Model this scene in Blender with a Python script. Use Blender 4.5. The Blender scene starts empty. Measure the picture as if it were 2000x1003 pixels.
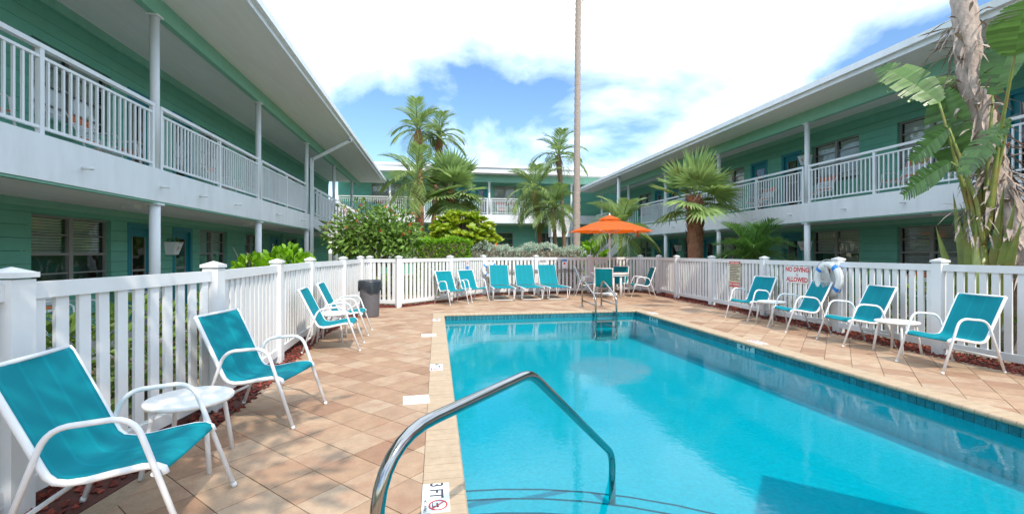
import bpy, math, random
from mathutils import Vector, Matrix, Euler
R = math.radians
random.seed(7)
S = bpy.context.scene
COL = S.collection

# ---------------------------------------------------------------- camera
cam_d = bpy.data.cameras.new('camera'); cam = bpy.data.objects.new('camera', cam_d); COL.objects.link(cam)
cam_d.sensor_width = 36.0
cam_d.lens = 890.0 / 2000.0 * 36.0
cam_d.shift_y = -(501.5 - 493.0) / 2000.0
cam_d.clip_end = 3000; cam_d.clip_start = 0.05
cam.location = (0, 0, 1.38)
cam.rotation_euler = (R(90), 0, -R(9.379))
S.camera = cam

# ---------------------------------------------------------------- sky
SUN_EL, SUN_DIR = R(50), Vector((0.30, -0.95, 0)).normalized()     # horizontal direction towards the sun
world = bpy.data.worlds.new('World'); S.world = world; world.use_nodes = True
wn, wl = world.node_tree.nodes, world.node_tree.links
wn.clear()
def wnode(t, **k):
    n = wn.new(t)
    for a, b in k.items(): setattr(n, a, b)
    return n
wout = wnode('ShaderNodeOutputWorld'); wbg = wnode('ShaderNodeBackground')
sky = wnode('ShaderNodeTexSky', sky_type='NISHITA', sun_disc=False)
sky.sun_elevation = SUN_EL
sky.sun_rotation = math.atan2(SUN_DIR.x, SUN_DIR.y)
sky.air_density = 1.0; sky.dust_density = 0.6; sky.ozone_density = 2.0
tc = wnode('ShaderNodeTexCoord'); sep = wnode('ShaderNodeSeparateXYZ')
wl.new(tc.outputs['Generated'], sep.inputs[0])
def wmath(op, a, b=None, clamp=False):
    n = wnode('ShaderNodeMath', operation=op, use_clamp=clamp)
    for i, v in enumerate((a, b)):
        if v is None: continue
        if isinstance(v, (int, float)): n.inputs[i].default_value = v
        else: wl.new(v, n.inputs[i])
    return n.outputs[0]
zz = wmath('MAXIMUM', sep.outputs[2], 0.0)
den = wmath('ADD', zz, 0.22)
cx = wmath('DIVIDE', sep.outputs[0], den); cy = wmath('DIVIDE', sep.outputs[1], den)
comb = wnode('ShaderNodeCombineXYZ'); wl.new(cx, comb.inputs[0]); wl.new(cy, comb.inputs[1]); comb.inputs[2].default_value = 3.7
nz = wnode('ShaderNodeTexNoise'); nz.inputs['Scale'].default_value = 1.25; nz.inputs['Detail'].default_value = 7
nz.inputs['Roughness'].default_value = 0.55; nz.inputs['Distortion'].default_value = 0.25
wl.new(comb.outputs[0], nz.inputs['Vector'])
cov = wmath('ADD', nz.outputs['Fac'], wmath('MULTIPLY', zz, 0.42))      # cumulus towering: denser higher up
ramp = wnode('ShaderNodeValToRGB'); ramp.color_ramp.elements[0].position = 0.53; ramp.color_ramp.elements[1].position = 0.73
wl.new(cov, ramp.inputs[0])
mixw = wnode('ShaderNodeMix', data_type='RGBA')
wl.new(ramp.outputs[0], mixw.inputs[0])
hsv = wnode('ShaderNodeHueSaturation'); hsv.inputs['Saturation'].default_value = 1.15; hsv.inputs['Value'].default_value = 1.0
wl.new(sky.outputs[0], hsv.inputs['Color'])
wl.new(hsv.outputs[0], mixw.inputs[6])
nz2 = wnode('ShaderNodeTexNoise'); nz2.inputs['Scale'].default_value = 2.6; nz2.inputs['Detail'].default_value = 5
wl.new(comb.outputs[0], nz2.inputs['Vector'])
cr2 = wnode('ShaderNodeValToRGB')
cr2.color_ramp.elements[0].position = 0.3; cr2.color_ramp.elements[0].color = (5.6, 7.0, 8.8, 1)
cr2.color_ramp.elements[1].position = 0.6; cr2.color_ramp.elements[1].color = (7.6, 8.8, 10.2, 1)
wl.new(nz2.outputs['Fac'], cr2.inputs[0]); wl.new(cr2.outputs[0], mixw.inputs[7])
wl.new(mixw.outputs[2], wbg.inputs[0]); wbg.inputs[1].default_value = 0.15
wl.new(wbg.outputs[0], wout.inputs[0])

# ---------------------------------------------------------------- sun
sun_d = bpy.data.lights.new('sun', 'SUN'); sun = bpy.data.objects.new('sun', sun_d); COL.objects.link(sun)
sun_d.energy = 2.35; sun_d.angle = R(0.53); sun_d.color = (1.0, 0.91, 0.78)
to_sun = Vector((SUN_DIR.x * math.cos(SUN_EL), SUN_DIR.y * math.cos(SUN_EL), math.sin(SUN_EL)))
sun.rotation_euler = to_sun.to_track_quat('Z', 'Y').to_euler()
sun.location = (0, 0, 30)

S.view_settings.view_transform = 'Standard'; S.view_settings.look = 'None'
S.view_settings.exposure = 0.70; S.view_settings.gamma = 1.0
S.view_settings.use_curve_mapping = False
S.cycles.max_bounces = 8; S.cycles.transparent_max_bounces = 12
S.cycles.caustics_reflective = False; S.cycles.caustics_refractive = False

# ================================================================ materials
MATS = {}
def mat(name, col, rough=0.6, var=0.0, scale=6.0, bump=0.0, bscale=60.0, metal=0.0, spec=0.5, rnd=0.0, rnd_cols=None,
        trans=0.0, dirt=None, stretch=None):
    """Principled material; var = brightness mottling, rnd = per piece variation, dirt=(colour, amount, scale)."""
    m = bpy.data.materials.new(name); m.use_nodes = True
    n, l = m.node_tree.nodes, m.node_tree.links
    b = n['Principled BSDF']
    b.inputs['Roughness'].default_value = rough; b.inputs['Metallic'].default_value = metal
    b.inputs['Specular IOR Level'].default_value = spec
    out = None
    base = n.new('ShaderNodeRGB'); base.outputs[0].default_value = (*col, 1); out = base.outputs[0]
    tcn = n.new('ShaderNodeTexCoord'); vec = tcn.outputs['Object']
    geo = n.new('ShaderNodeNewGeometry'); oi = n.new('ShaderNodeObjectInfo')
    if rnd or rnd_cols:
        a = n.new('ShaderNodeMath'); a.operation = 'ADD'; l.new(geo.outputs['Random Per Island'], a.inputs[0]); l.new(oi.outputs['Random'], a.inputs[1])
        fr = n.new('ShaderNodeMath'); fr.operation = 'FRACT'; l.new(a.outputs[0], fr.inputs[0]); rv = fr.outputs[0]
    if rnd_cols:
        cr = n.new('ShaderNodeValToRGB'); els = cr.color_ramp.elements
        while len(els) < len(rnd_cols): els.new(0.5)
        for i, c in enumerate(rnd_cols):
            els[i].position = i / max(1, len(rnd_cols) - 1); els[i].color = (*c, 1)
        l.new(rv, cr.inputs[0]); out = cr.outputs[0]
    if rnd:
        mr = n.new('ShaderNodeMapRange'); mr.inputs['To Min'].default_value = 1 - rnd; mr.inputs['To Max'].default_value = 1 + rnd
        l.new(rv, mr.inputs['Value'])
        mx = n.new('ShaderNodeMix'); mx.data_type = 'RGBA'; mx.blend_type = 'MULTIPLY'; mx.inputs[0].default_value = 1
        l.new(out, mx.inputs[6]); l.new(mr.outputs[0], mx.inputs[7]); out = mx.outputs[2]
    if stretch or var or dirt:
        # real position, so pieces that share a mesh do not share a pattern
        mp = n.new('ShaderNodeMapping'); l.new(geo.outputs['Position'], mp.inputs[0])
        if stretch: mp.inputs['Scale'].default_value = stretch
        pos = mp.outputs[0]
    if var:
        no = n.new('ShaderNodeTexNoise'); no.inputs['Scale'].default_value = scale; no.inputs['Detail'].default_value = 6
        no.inputs['Roughness'].default_value = 0.6
        l.new(pos, no.inputs['Vector'])
        mr = n.new('ShaderNodeMapRange'); mr.inputs['From Min'].default_value = 0.25; mr.inputs['From Max'].default_value = 0.75
        mr.inputs['To Min'].default_value = 1 - var; mr.inputs['To Max'].default_value = 1 + var
        l.new(no.outputs['Fac'], mr.inputs['Value'])
        mx = n.new('ShaderNodeMix'); mx.data_type = 'RGBA'; mx.blend_type = 'MULTIPLY'; mx.inputs[0].default_value = 1
        l.new(out, mx.inputs[6]); l.new(mr.outputs[0], mx.inputs[7]); out = mx.outputs[2]
    if dirt:
        dc, da, ds = dirt
        no = n.new('ShaderNodeTexNoise'); no.inputs['Scale'].default_value = ds; no.inputs['Detail'].default_value = 8
        no.inputs['Roughness'].default_value = 0.65
        l.new(pos, no.inputs['Vector'])
        mr = n.new('ShaderNodeMapRange'); mr.inputs['From Min'].default_value = 0.48; mr.inputs['From Max'].default_value = 0.68
        mr.inputs['To Min'].default_value = 0; mr.inputs['To Max'].default_value = da
        l.new(no.outputs['Fac'], mr.inputs['Value'])
        mx = n.new('ShaderNodeMix'); mx.data_type = 'RGBA'
        l.new(mr.outputs[0], mx.inputs[0]); l.new(out, mx.inputs[6]); mx.inputs[7].default_value = (*dc, 1); out = mx.outputs[2]
    l.new(out, b.inputs['Base Color'])
    if bump:
        no = n.new('ShaderNodeTexNoise'); no.inputs['Scale'].default_value = bscale; no.inputs['Detail'].default_value = 5
        l.new(geo.outputs['Position'], no.inputs['Vector'])
        bp = n.new('ShaderNodeBump'); bp.inputs['Strength'].default_value = bump; bp.inputs['Distance'].default_value = 0.01
        l.new(no.outputs['Fac'], bp.inputs['Height']); l.new(bp.outputs[0], b.inputs['Normal'])
    if trans:
        o = n['Material Output']; t = n.new('ShaderNodeBsdfTranslucent'); ms = n.new('ShaderNodeMixShader')
        l.new(out, t.inputs[0]); ms.inputs[0].default_value = trans
        l.new(b.outputs[0], ms.inputs[1]); l.new(t.outputs[0], ms.inputs[2]); l.new(ms.outputs[0], o.inputs[0])
    MATS[name] = m
    return m

mat('paver', (0.5, 0.35, 0.24), 0.75, var=0.16, scale=9, bump=0.5, bscale=45,
    rnd_cols=[(0.36, 0.225, 0.145), (0.45, 0.31, 0.205), (0.30, 0.175, 0.11), (0.47, 0.345, 0.24), (0.37, 0.235, 0.15), (0.43, 0.315, 0.22)],
    dirt=((0.34, 0.18, 0.115), 0.65, 3.6), spec=0.25)
mat('grout', (0.34, 0.25, 0.17), 0.9, var=0.2, scale=30)
mat('coping', (0.46, 0.345, 0.235), 0.6, var=0.12, scale=14, rnd=0.05, bump=0.25, bscale=70, dirt=((0.42, 0.29, 0.18), 0.35, 5), spec=0.3)
mat('coping_joint', (0.72, 0.66, 0.56), 0.9)
mat('vinyl', (0.77, 0.775, 0.78), 0.38, var=0.03, scale=5, dirt=((0.60, 0.56, 0.50), 0.2, 2.2), spec=0.4)
mat('white_paint', (0.80, 0.81, 0.82), 0.5, var=0.04, scale=3, dirt=((0.56, 0.56, 0.54), 0.30, 2.0), stretch=(1.6, 1.6, .35))
mat('soffit', (0.82, 0.80, 0.78), 0.7, var=0.05, scale=2, stretch=(4, 0.4, 1))
mat('powder_white', (0.82, 0.82, 0.83), 0.3, var=0.03, scale=8)
mat('table_plastic', (0.78, 0.77, 0.75), 0.5, var=0.06, scale=14, dirt=((0.5, 0.42, 0.34), 0.3, 9))
mat('wall_green', (0.145, 0.415, 0.30), 0.7, var=0.08, scale=3, rnd=0.05, bump=0.25, bscale=40, dirt=((0.14, 0.35, 0.26), 0.35, 1.3))
mat('wall_gap', (0.05, 0.14, 0.10), 0.9)
mat('trim_green', (0.23, 0.50, 0.38), 0.6, var=0.06, scale=4)
mat('teal_door', (0.005, 0.20, 0.25), 0.45, var=0.06, scale=4)
mat('alu', (0.30, 0.285, 0.27), 0.5, var=0.06, scale=8, metal=0.25)
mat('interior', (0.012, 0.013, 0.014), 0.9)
mat('blind', (0.80, 0.80, 0.77), 0.6, var=0.05, scale=4)
mat('concrete', (0.36, 0.34, 0.32), 0.85, var=0.14, scale=5, bump=0.3)
mat('pool_plaster', (0.38, 0.74, 0.80), 0.8, var=0.15, scale=28)  # fine mottling paints the water's ripple light into the plaster colour
mat('pool_tile', (0.012, 0.14, 0.18), 0.2, var=0.45, scale=40, rnd=0.22, spec=0.6)
mat('tile_grout', (0.25, 0.50, 0.52), 0.8)
mat('steel', (0.38, 0.37, 0.355), 0.12, metal=1.0, var=0.05, scale=20)
mat('orange', (0.80, 0.125, 0.004), 0.75, var=0.05, scale=6, trans=0.35)
mat('orange_strap', (0.85, 0.16, 0.02), 0.5)
mat('grey_plastic', (0.13, 0.125, 0.135), 0.5, var=0.08, scale=12)
mat('black_bag', (0.03, 0.035, 0.042), 0.28, var=0.2, scale=20)
mat('mulch', (0.22, 0.045, 0.03), 0.9, var=0.35, scale=20, rnd=0.45, dirt=((0.10, 0.03, 0.022), 0.6, 12))
mat('mulch_bed', (0.09, 0.03, 0.022), 0.95, var=0.4, scale=25)
mat('soil', (0.12, 0.10, 0.06), 0.95, var=0.35, scale=3, dirt=((0.05, 0.09, 0.025), 0.9, 2.0))
mat('red_ink', (0.62, 0.03, 0.035), 0.5)
mat('dark_ink', (0.035, 0.038, 0.06), 0.5)
mat('sign_white', (0.80, 0.79, 0.77), 0.45, var=0.04, scale=9)
mat('sign_cream', (0.66, 0.60, 0.42), 0.5, var=0.08, scale=9)
mat('sign_blue', (0.05, 0.24, 0.60), 0.5)
mat('ring_blue', (0.02, 0.25, 0.72), 0.5)
mat('rope', (0.55, 0.55, 0.53), 0.8, var=0.1, scale=60)
mat('bark', (0.22, 0.15, 0.10), 0.9, var=0.3, scale=14, bump=0.9, bscale=30)
mat('bark_red', (0.30, 0.14, 0.075), 0.9, var=0.35, scale=12, bump=1.0, bscale=28, rnd=0.25)
mat('bark_grey', (0.36, 0.29, 0.24), 0.9, var=0.35, scale=10, bump=0.8, bscale=25, stretch=(1, 1, 5))
mat('fibre', (0.38, 0.30, 0.25), 0.95, var=0.4, scale=18, bump=1.0, bscale=35, rnd=0.25, stretch=(1, 1, 0.35))
mat('branch', (0.20, 0.14, 0.10), 0.9, var=0.25, scale=16, bump=0.6)
mat('leaf_dark', (0.17, 0.30, 0.05), 0.62, rnd=0.45, var=0.15, scale=2, trans=0.3)
mat('leaf_palm', (0.26, 0.36, 0.11), 0.42, rnd=0.28, var=0.15, scale=1.5, trans=0.4)
mat('leaf_fan', (0.30, 0.42, 0.14), 0.42, rnd=0.25, var=0.12, scale=2, trans=0.35)
mat('leaf_sago', (0.12, 0.25, 0.05), 0.35, rnd=0.4, var=0.15, scale=2, trans=0.2)
mat('leaf_lime', (0.19, 0.40, 0.01), 0.42, rnd=0.35, var=0.12, scale=2, trans=0.35)
mat('leaf_plum', (0.3, 0.4, 0.03), 0.42, rnd=0.12, trans=0.35,
    rnd_cols=[(0.28, 0.40, 0.02), (0.38, 0.48, 0.03), (0.24, 0.38, 0.02), (0.42, 0.50, 0.03), (0.33, 0.46, 0.02), (0.42, 0.42, 0.02), (0.22, 0.36, 0.02), (0.28, 0.40, 0.02)])
mat('leaf_silver', (0.34, 0.42, 0.31), 0.6, rnd=0.35, trans=0.2)
mat('leaf_bush', (0.13, 0.22, 0.03), 0.45, rnd=0.5, trans=0.3)
mat('leaf_bird', (0.10, 0.20, 0.045), 0.35, rnd=0.3, var=0.15, scale=4, trans=0.3)
mat('stalk', (0.22, 0.27, 0.06), 0.4, var=0.3, scale=5, dirt=((0.30, 0.10, 0.03), 0.6, 3))
mat('flower_red', (0.80, 0.10, 0.05), 0.6, rnd=0.3, trans=0.3)
mat('yellow_wall', (0.66, 0.56, 0.25), 0.8, var=0.06, scale=2)
mat('terracotta', (0.6, 0.36, 0.26), 0.8)

def sling_mat():
    m = mat('sling', (0.0, 0.27, 0.33), 0.65, var=0.05, scale=3, spec=0.2)
    n, l = m.node_tree.nodes, m.node_tree.links
    b = n['Principled BSDF']
    src = b.inputs['Base Color'].links[0].from_socket
    t = n.new('ShaderNodeTexCoord'); w = n.new('ShaderNodeTexWave'); w.bands_direction = 'Y'; w.inputs['Scale'].default_value = 2.1
    w.inputs['Distortion'].default_value = 0
    l.new(t.outputs['Object'], w.inputs['Vector'])
    r = n.new('ShaderNodeValToRGB'); r.color_ramp.elements[0].position = 0.93; r.color_ramp.elements[0].color = (1, 1, 1, 1)
    r.color_ramp.elements[1].position = 0.985; r.color_ramp.elements[1].color = (1.14, 1.14, 1.14, 1)
    l.new(w.outputs['Fac'], r.inputs[0])
    mx = n.new('ShaderNodeMix'); mx.data_type = 'RGBA'; mx.blend_type = 'MULTIPLY'; mx.inputs[0].default_value = 1
    l.new(src, mx.inputs[6]); l.new(r.outputs[0], mx.inputs[7]); l.new(mx.outputs[2], b.inputs['Base Color'])
    wv = n.new('ShaderNodeTexChecker'); wv.inputs['Scale'].default_value = 500; l.new(t.outputs['Object'], wv.inputs['Vector'])
    bp = n.new('ShaderNodeBump'); bp.inputs['Strength'].default_value = 0.25; bp.inputs['Distance'].default_value = 0.002
    l.new(wv.outputs['Fac'], bp.inputs['Height']); l.new(bp.outputs[0], b.inputs['Normal'])
    o = n['Material Output']; tr = n.new('ShaderNodeBsdfTranslucent'); ms = n.new('ShaderNodeMixShader'); ms.inputs[0].default_value = 0.22
    l.new(mx.outputs[2], tr.inputs[0]); l.new(b.outputs[0], ms.inputs[1]); l.new(tr.outputs[0], ms.inputs[2]); l.new(ms.outputs[0], o.inputs[0])
sling_mat()

def glass_mat():
    m = bpy.data.materials.new('pane_glass'); m.use_nodes = True; MATS['pane_glass'] = m
    n, l = m.node_tree.nodes, m.node_tree.links; n.remove(n['Principled BSDF'])
    f = n.new('ShaderNodeFresnel'); g0 = n.new('ShaderNodeNewGeometry'); mi = n.new('ShaderNodeMapRange')
    mi.inputs['To Min'].default_value = 1.55; mi.inputs['To Max'].default_value = 1 / 1.55      # both faces of the pane reflect like glass seen from air
    l.new(g0.outputs['Backfacing'], mi.inputs['Value']); l.new(mi.outputs[0], f.inputs['IOR'])
    t = n.new('ShaderNodeBsdfTransparent'); t.inputs[0].default_value = (0.90, 0.93, 0.92, 1)
    g = n.new('ShaderNodeBsdfGlossy'); g.inputs['Roughness'].default_value = 0.012
    no = n.new('ShaderNodeTexNoise'); no.inputs['Scale'].default_value = 2.6; no.inputs['Detail'].default_value = 1
    ge = n.new('ShaderNodeNewGeometry'); l.new(ge.outputs['Position'], no.inputs['Vector'])
    bp = n.new('ShaderNodeBump'); bp.inputs['Strength'].default_value = 0.12; bp.inputs['Distance'].default_value = 0.08
    l.new(no.outputs['Fac'], bp.inputs['Height']); l.new(bp.outputs[0], g.inputs['Normal'])
    s = n.new('ShaderNodeMixShader'); l.new(f.outputs[0], s.inputs[0]); l.new(t.outputs[0], s.inputs[1]); l.new(g.outputs[0], s.inputs[2])
    l.new(s.outputs[0], n['Material Output'].inputs[0])
glass_mat()

def water_mat():
    m = bpy.data.materials.new('water'); m.use_nodes = True; MATS['water'] = m
    n, l = m.node_tree.nodes, m.node_tree.links; n.remove(n['Principled BSDF'])
    ge = n.new('ShaderNodeNewGeometry')
    n1 = n.new('ShaderNodeTexNoise'); n1.inputs['Scale'].default_value = 2.2; n1.inputs['Detail'].default_value = 2
    n2 = n.new('ShaderNodeTexNoise'); n2.inputs['Scale'].default_value = 22; n2.inputs['Detail'].default_value = 3
    for q in (n1, n2): l.new(ge.outputs['Position'], q.inputs['Vector'])
    b1 = n.new('ShaderNodeBump'); b1.inputs['Strength'].default_value = 0.045; b1.inputs['Distance'].default_value = 0.05
    b2 = n.new('ShaderNodeBump'); b2.inputs['Strength'].default_value = 0.06; b2.inputs['Distance'].default_value = 0.01
    l.new(n1.outputs['Fac'], b1.inputs['Height']); l.new(n2.outputs['Fac'], b2.inputs['Height']); l.new(b1.outputs[0], b2.inputs['Normal'])
    f = n.new('ShaderNodeFresnel'); f.inputs['IOR'].default_value = 1.33; l.new(b2.outputs[0], f.inputs['Normal'])
    t = n.new('ShaderNodeBsdfTransparent'); t.inputs[0].default_value = (0.02, 0.665, 0.735, 1)
    g = n.new('ShaderNodeBsdfGlossy'); g.inputs['Roughness'].default_value = 0.01; l.new(b2.outputs[0], g.inputs['Normal'])
    s = n.new('ShaderNodeMixShader'); l.new(f.outputs[0], s.inputs[0]); l.new(t.outputs[0], s.inputs[1]); l.new(g.outputs[0], s.inputs[2])
    l.new(s.outputs[0], n['Material Output'].inputs[0])
water_mat()

# ================================================================ mesh helpers
class MB:
    def __init__(s): s.v = []; s.f = []; s.sm = []
    def add(s, vs, fs, smooth=False):
        o = len(s.v); s.v += [tuple(p) for p in vs]
        for f in fs: s.f.append(tuple(i + o for i in f)); s.sm.append(smooth)
    def box(s, x0, x1, y0, y1, z0, z1):
        s.add([(x0, y0, z0), (x1, y0, z0), (x1, y1, z0), (x0, y1, z0), (x0, y0, z1), (x1, y0, z1), (x1, y1, z1), (x0, y1, z1)],
              [(0, 3, 2, 1), (4, 5, 6, 7), (0, 1, 5, 4), (1, 2, 6, 5), (2, 3, 7, 6), (3, 0, 4, 7)])
    def bar(s, p, q, w, h, up=(0, 0, 1)):
        p, q = Vector(p), Vector(q); d = (q - p).normalized(); u = Vector(up)
        a = d.cross(u)
        if a.length < 1e-4: a = d.cross(Vector((1, 0, 0)))
        a.normalize(); b = a.cross(d).normalized(); a *= w / 2; b *= h / 2
        s.add([p - a - b, p + a - b, p + a + b, p - a + b, q - a - b, q + a - b, q + a + b, q - a + b],
              [(0, 1, 2, 3), (7, 6, 5, 4), (0, 4, 5, 1), (1, 5, 6, 2), (2, 6, 7, 3), (3, 7, 4, 0)])
    def tube(s, pts, r, n=8, caps=True):
        pts = [Vector(p) for p in pts]; k = len(pts)
        rr = r if isinstance(r, (list, tuple)) else [r] * k
        t0 = (pts[1] - pts[0]).normalized()
        ref = Vector((0, 0, 1)) if abs(t0.z) < 0.9 else Vector((1, 0, 0))
        a = t0.cross(ref).normalized(); vs = []
        for i, p in enumerate(pts):
            t = (pts[min(i + 1, k - 1)] - pts[max(i - 1, 0)]).normalized()
            a = (a - t * a.dot(t)).normalized(); b = t.cross(a)
            for j in range(n):
                w = 2 * math.pi * j / n
                vs.append(p + (a * math.cos(w) + b * math.sin(w)) * rr[i])
        fs = [(i * n + j, i * n + (j + 1) % n, (i + 1) * n + (j + 1) % n, (i + 1) * n + j) for i in range(k - 1) for j in range(n)]
        o = len(s.v); s.add(vs, fs, True)
        if caps:
            s.f.append(tuple(o + j for j in reversed(range(n)))); s.sm.append(False)
            s.f.append(tuple(o + (k - 1) * n + j for j in range(n))); s.sm.append(False)
    def lathe(s, prof, n=16, c=(0, 0, 0), caps=True, smooth=True, wob=0.0, ph=0.0):
        vs = []; k = len(prof)
        for r, z in prof:
            for j in range(n):
                w = 2 * math.pi * j / n + ph
                q = r * (1 + (wob if j % 2 else -wob))
                vs.append((c[0] + q * math.cos(w), c[1] + q * math.sin(w), c[2] + z))
        fs = [(i * n + j, i * n + (j + 1) % n, (i + 1) * n + (j + 1) % n, (i + 1) * n + j) for i in range(k - 1) for j in range(n)]
        o = len(s.v); s.add(vs, fs, smooth)
        if caps:
            s.f.append(tuple(o + j for j in reversed(range(n)))); s.sm.append(False)
            s.f.append(tuple(o + (k - 1) * n + j for j in range(n))); s.sm.append(False)
    def prism(s, poly, z0, z1):
        n = len(poly)
        s.add([(x, y, z0) for x, y in poly] + [(x, y, z1) for x, y in poly],
              [tuple(reversed(range(n))), tuple(range(n, 2 * n))] + [(i, (i + 1) % n, n + (i + 1) % n, n + i) for i in range(n)])
    def leaf(s, base, d, up, L, W, droop=0.2, seg=3, fold=0.15, shape=None):
        """A pointed leaf blade: strip of quads folded along the midrib."""
        d = Vector(d).normalized(); up = Vector(up); sd = d.cross(up)
        if sd.length < 1e-4: sd = d.cross(Vector((1, 0.3, 0)))
        sd.normalize(); nn = sd.cross(d).normalized(); p = Vector(base); vs = []; fs = []
        prof = shape or ([0.15, 1.0, 0.0] if seg == 2 else [0.12, 0.85, 0.95, 0.0] if seg == 3 else [math.sin(math.pi * min(0.98, max(0.04, (i / seg) ** 0.8))) for i in range(seg)] + [0.0])
        for i in range(seg + 1):
            t = i / seg
            c = p + d * (L * t) - Vector((0, 0, 1)) * (droop * L * t * t)
            w = W / 2 * prof[i]
            if i == seg: vs.append(c)
            else: vs += [c - sd * w + nn * (fold * w), c, c + sd * w + nn * (fold * w)]
        for i in range(seg - 1):
            a = i * 3
            fs += [(a, a + 1, a + 4, a + 3), (a + 1, a + 2, a + 5, a + 4)]
        a = (seg - 1) * 3; e = len(vs) - 1
        fs += [(a, a + 1, e), (a + 1, a + 2, e)]
        s.add(vs, fs)
    def mesh(s, name, m):
        me = bpy.data.meshes.new(name); me.from_pydata(s.v, [], s.f)
        me.polygons.foreach_set('use_smooth', s.sm)
        if m: me.materials.append(MATS[m])
        me.update(); return me
    def build(s, name, m, parent=None, loc=None, rot=None):
        return ob(name, s.mesh(name, m), parent, loc, rot)

def ob(name, me, parent=None, loc=None, rot=None, scale=None):
    o = bpy.data.objects.new(name, me); COL.objects.link(o)
    if parent: o.parent = parent
    if loc is not None: o.location = loc
    if rot is not None: o.rotation_euler = rot if isinstance(rot, (tuple, list, Euler)) else (0, 0, rot)
    if scale is not None: o.scale = scale
    return o
CUBES = {}
def cube(name, m, parent, x0, x1, y0, y1, z0, z1, rz=0.0):
    """One box-shaped piece; alike pieces share mesh data and are scaled."""
    if m not in CUBES:
        b = MB(); b.box(-.5, .5, -.5, .5, -.5, .5); CUBES[m] = b.mesh('box_' + m, m)
    return ob(name, CUBES[m], parent, ((x0 + x1) / 2, (y0 + y1) / 2, (z0 + z1) / 2), (0, 0, rz), (x1 - x0, y1 - y0, z1 - z0))
def cubec(name, m, parent, c, d, rz=0.0, rot=None):
    if m not in CUBES:
        b = MB(); b.box(-.5, .5, -.5, .5, -.5, .5); CUBES[m] = b.mesh('box_' + m, m)
    return ob(name, CUBES[m], parent, c, rot or (0, 0, rz), d)
def thing(name, label, cat, loc=(0, 0, 0), rz=0.0, group=None):
    o = bpy.data.objects.new(name, None); COL.objects.link(o); o.location = loc; o.rotation_euler = (0, 0, rz)
    o.empty_display_size = 0.2
    return tag(o, label, cat, group)
def tag(o, label, cat, group=None):
    o['label'] = label; o['category'] = cat
    if group: o['group'] = group
    return o
def struct(o): o['kind'] = 'structure'; return o
def stuff(o): o['kind'] = 'stuff'; return o
def copy_tree(o, parent=None):
    c = o.copy(); COL.objects.link(c); c.parent = parent
    for ch in o.children: copy_tree(ch, c)
    return c
def place(proto, used, loc, rz, label, group, scale=1.0):
    """The first time moves the prototype itself, later makes copies of the thing and its parts."""
    if not used: o = proto; used.append(1)
    else: o = copy_tree(proto)
    o.location = loc; o.rotation_euler = (0, 0, rz); o.scale = (scale,) * 3
    o['label'] = label; o['group'] = group
    return o
def arc(p, c, q, n=5):
    """Rounded corner at c between p and q as quadratic points."""
    p, c, q = Vector(p), Vector(c), Vector(q)
    return [p * (1 - t) ** 2 + c * 2 * t * (1 - t) + q * t * t for t in [i / n for i in range(n + 1)]]
def text_mesh(txt, size, m, ext=0.001, bold=0.0, align='CENTER'):
    cu = bpy.data.curves.new('lettering', 'FONT'); cu.body = txt; cu.size = size; cu.extrude = ext; cu.offset = bold
    cu.align_x = align; cu.align_y = 'CENTER'; cu.resolution_u = 3
    o = bpy.data.objects.new('tmp', cu); COL.objects.link(o)
    dg = bpy.context.evaluated_depsgraph_get(); dg.update()
    me = bpy.data.meshes.new_from_object(o.evaluated_get(dg))
    bpy.data.objects.remove(o); bpy.data.curves.remove(cu)
    me.materials.clear(); me.materials.append(MATS[m]); me.name = 'lettering'
    return me

# ================================================================ ground, deck, pool
PX0, PX1, PY0, PY1 = 0.145, 4.70, 0.55, 10.28        # pool water rectangle
CW = 0.225                                           # coping width
WZ = -0.125                                           # water level

b = MB(); b.box(-400, -7.3, -400, 900, -.4, -.06); b.box(13, 400, -400, 900, -.4, -.06)
b.box(-7.3, 13, -400, -4, -.4, -.06); b.box(-7.3, 13, 15.3, 900, -.4, -.06); b.box(-7.3, -1.6, -4, 15.3, -.4, -.06); b.box(6.5, 13, -4, 15.3, -.4, -.06)
struct(b.build('ground', 'soil'))

DECK = [(-1.75, -4.0), (-1.72, 4.0), (-1.78, 6.0), (-1.85, 8.0), (-1.70, 10.0), (-1.62, 11.75), (-0.9, 11.72), (0.55, 13.1), (1.62, 14.68), (6.95, 14.85), (7.05, 12.6), (7.0, 10.0), (6.72, 7.0), (6.58, 5.0), (6.5, 3.0), (6.5, -4.0)]
def ring_fill(b, poly, hx0, hx1, hy0, hy1, z0, z1):
    """deck slab = polygon with the pool rectangle left open (four convex-ish strips that butt)"""
    import bisect
    L = [(x, y) for x, y in poly]
    def xl(y): return -1.9
    b.box(-2.6, hx0, -4, 12.6, z0, z1); b.box(hx1, 7.6, -4, 15.6, z0, z1)
    b.box(hx0, hx1, -4, hy0, z0, z1); b.box(hx0, hx1, hy1, 15.6, z0, z1); b.box(-2.6, hx0, 12.6, 15.6, z0, z1)
b = MB(); ring_fill(b, DECK, PX0 - .02, PX1 + .02, PY0 - .02, PY1 + .02, -.22, -.012)
deck = struct(b.build('deck', 'grout'))

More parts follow.
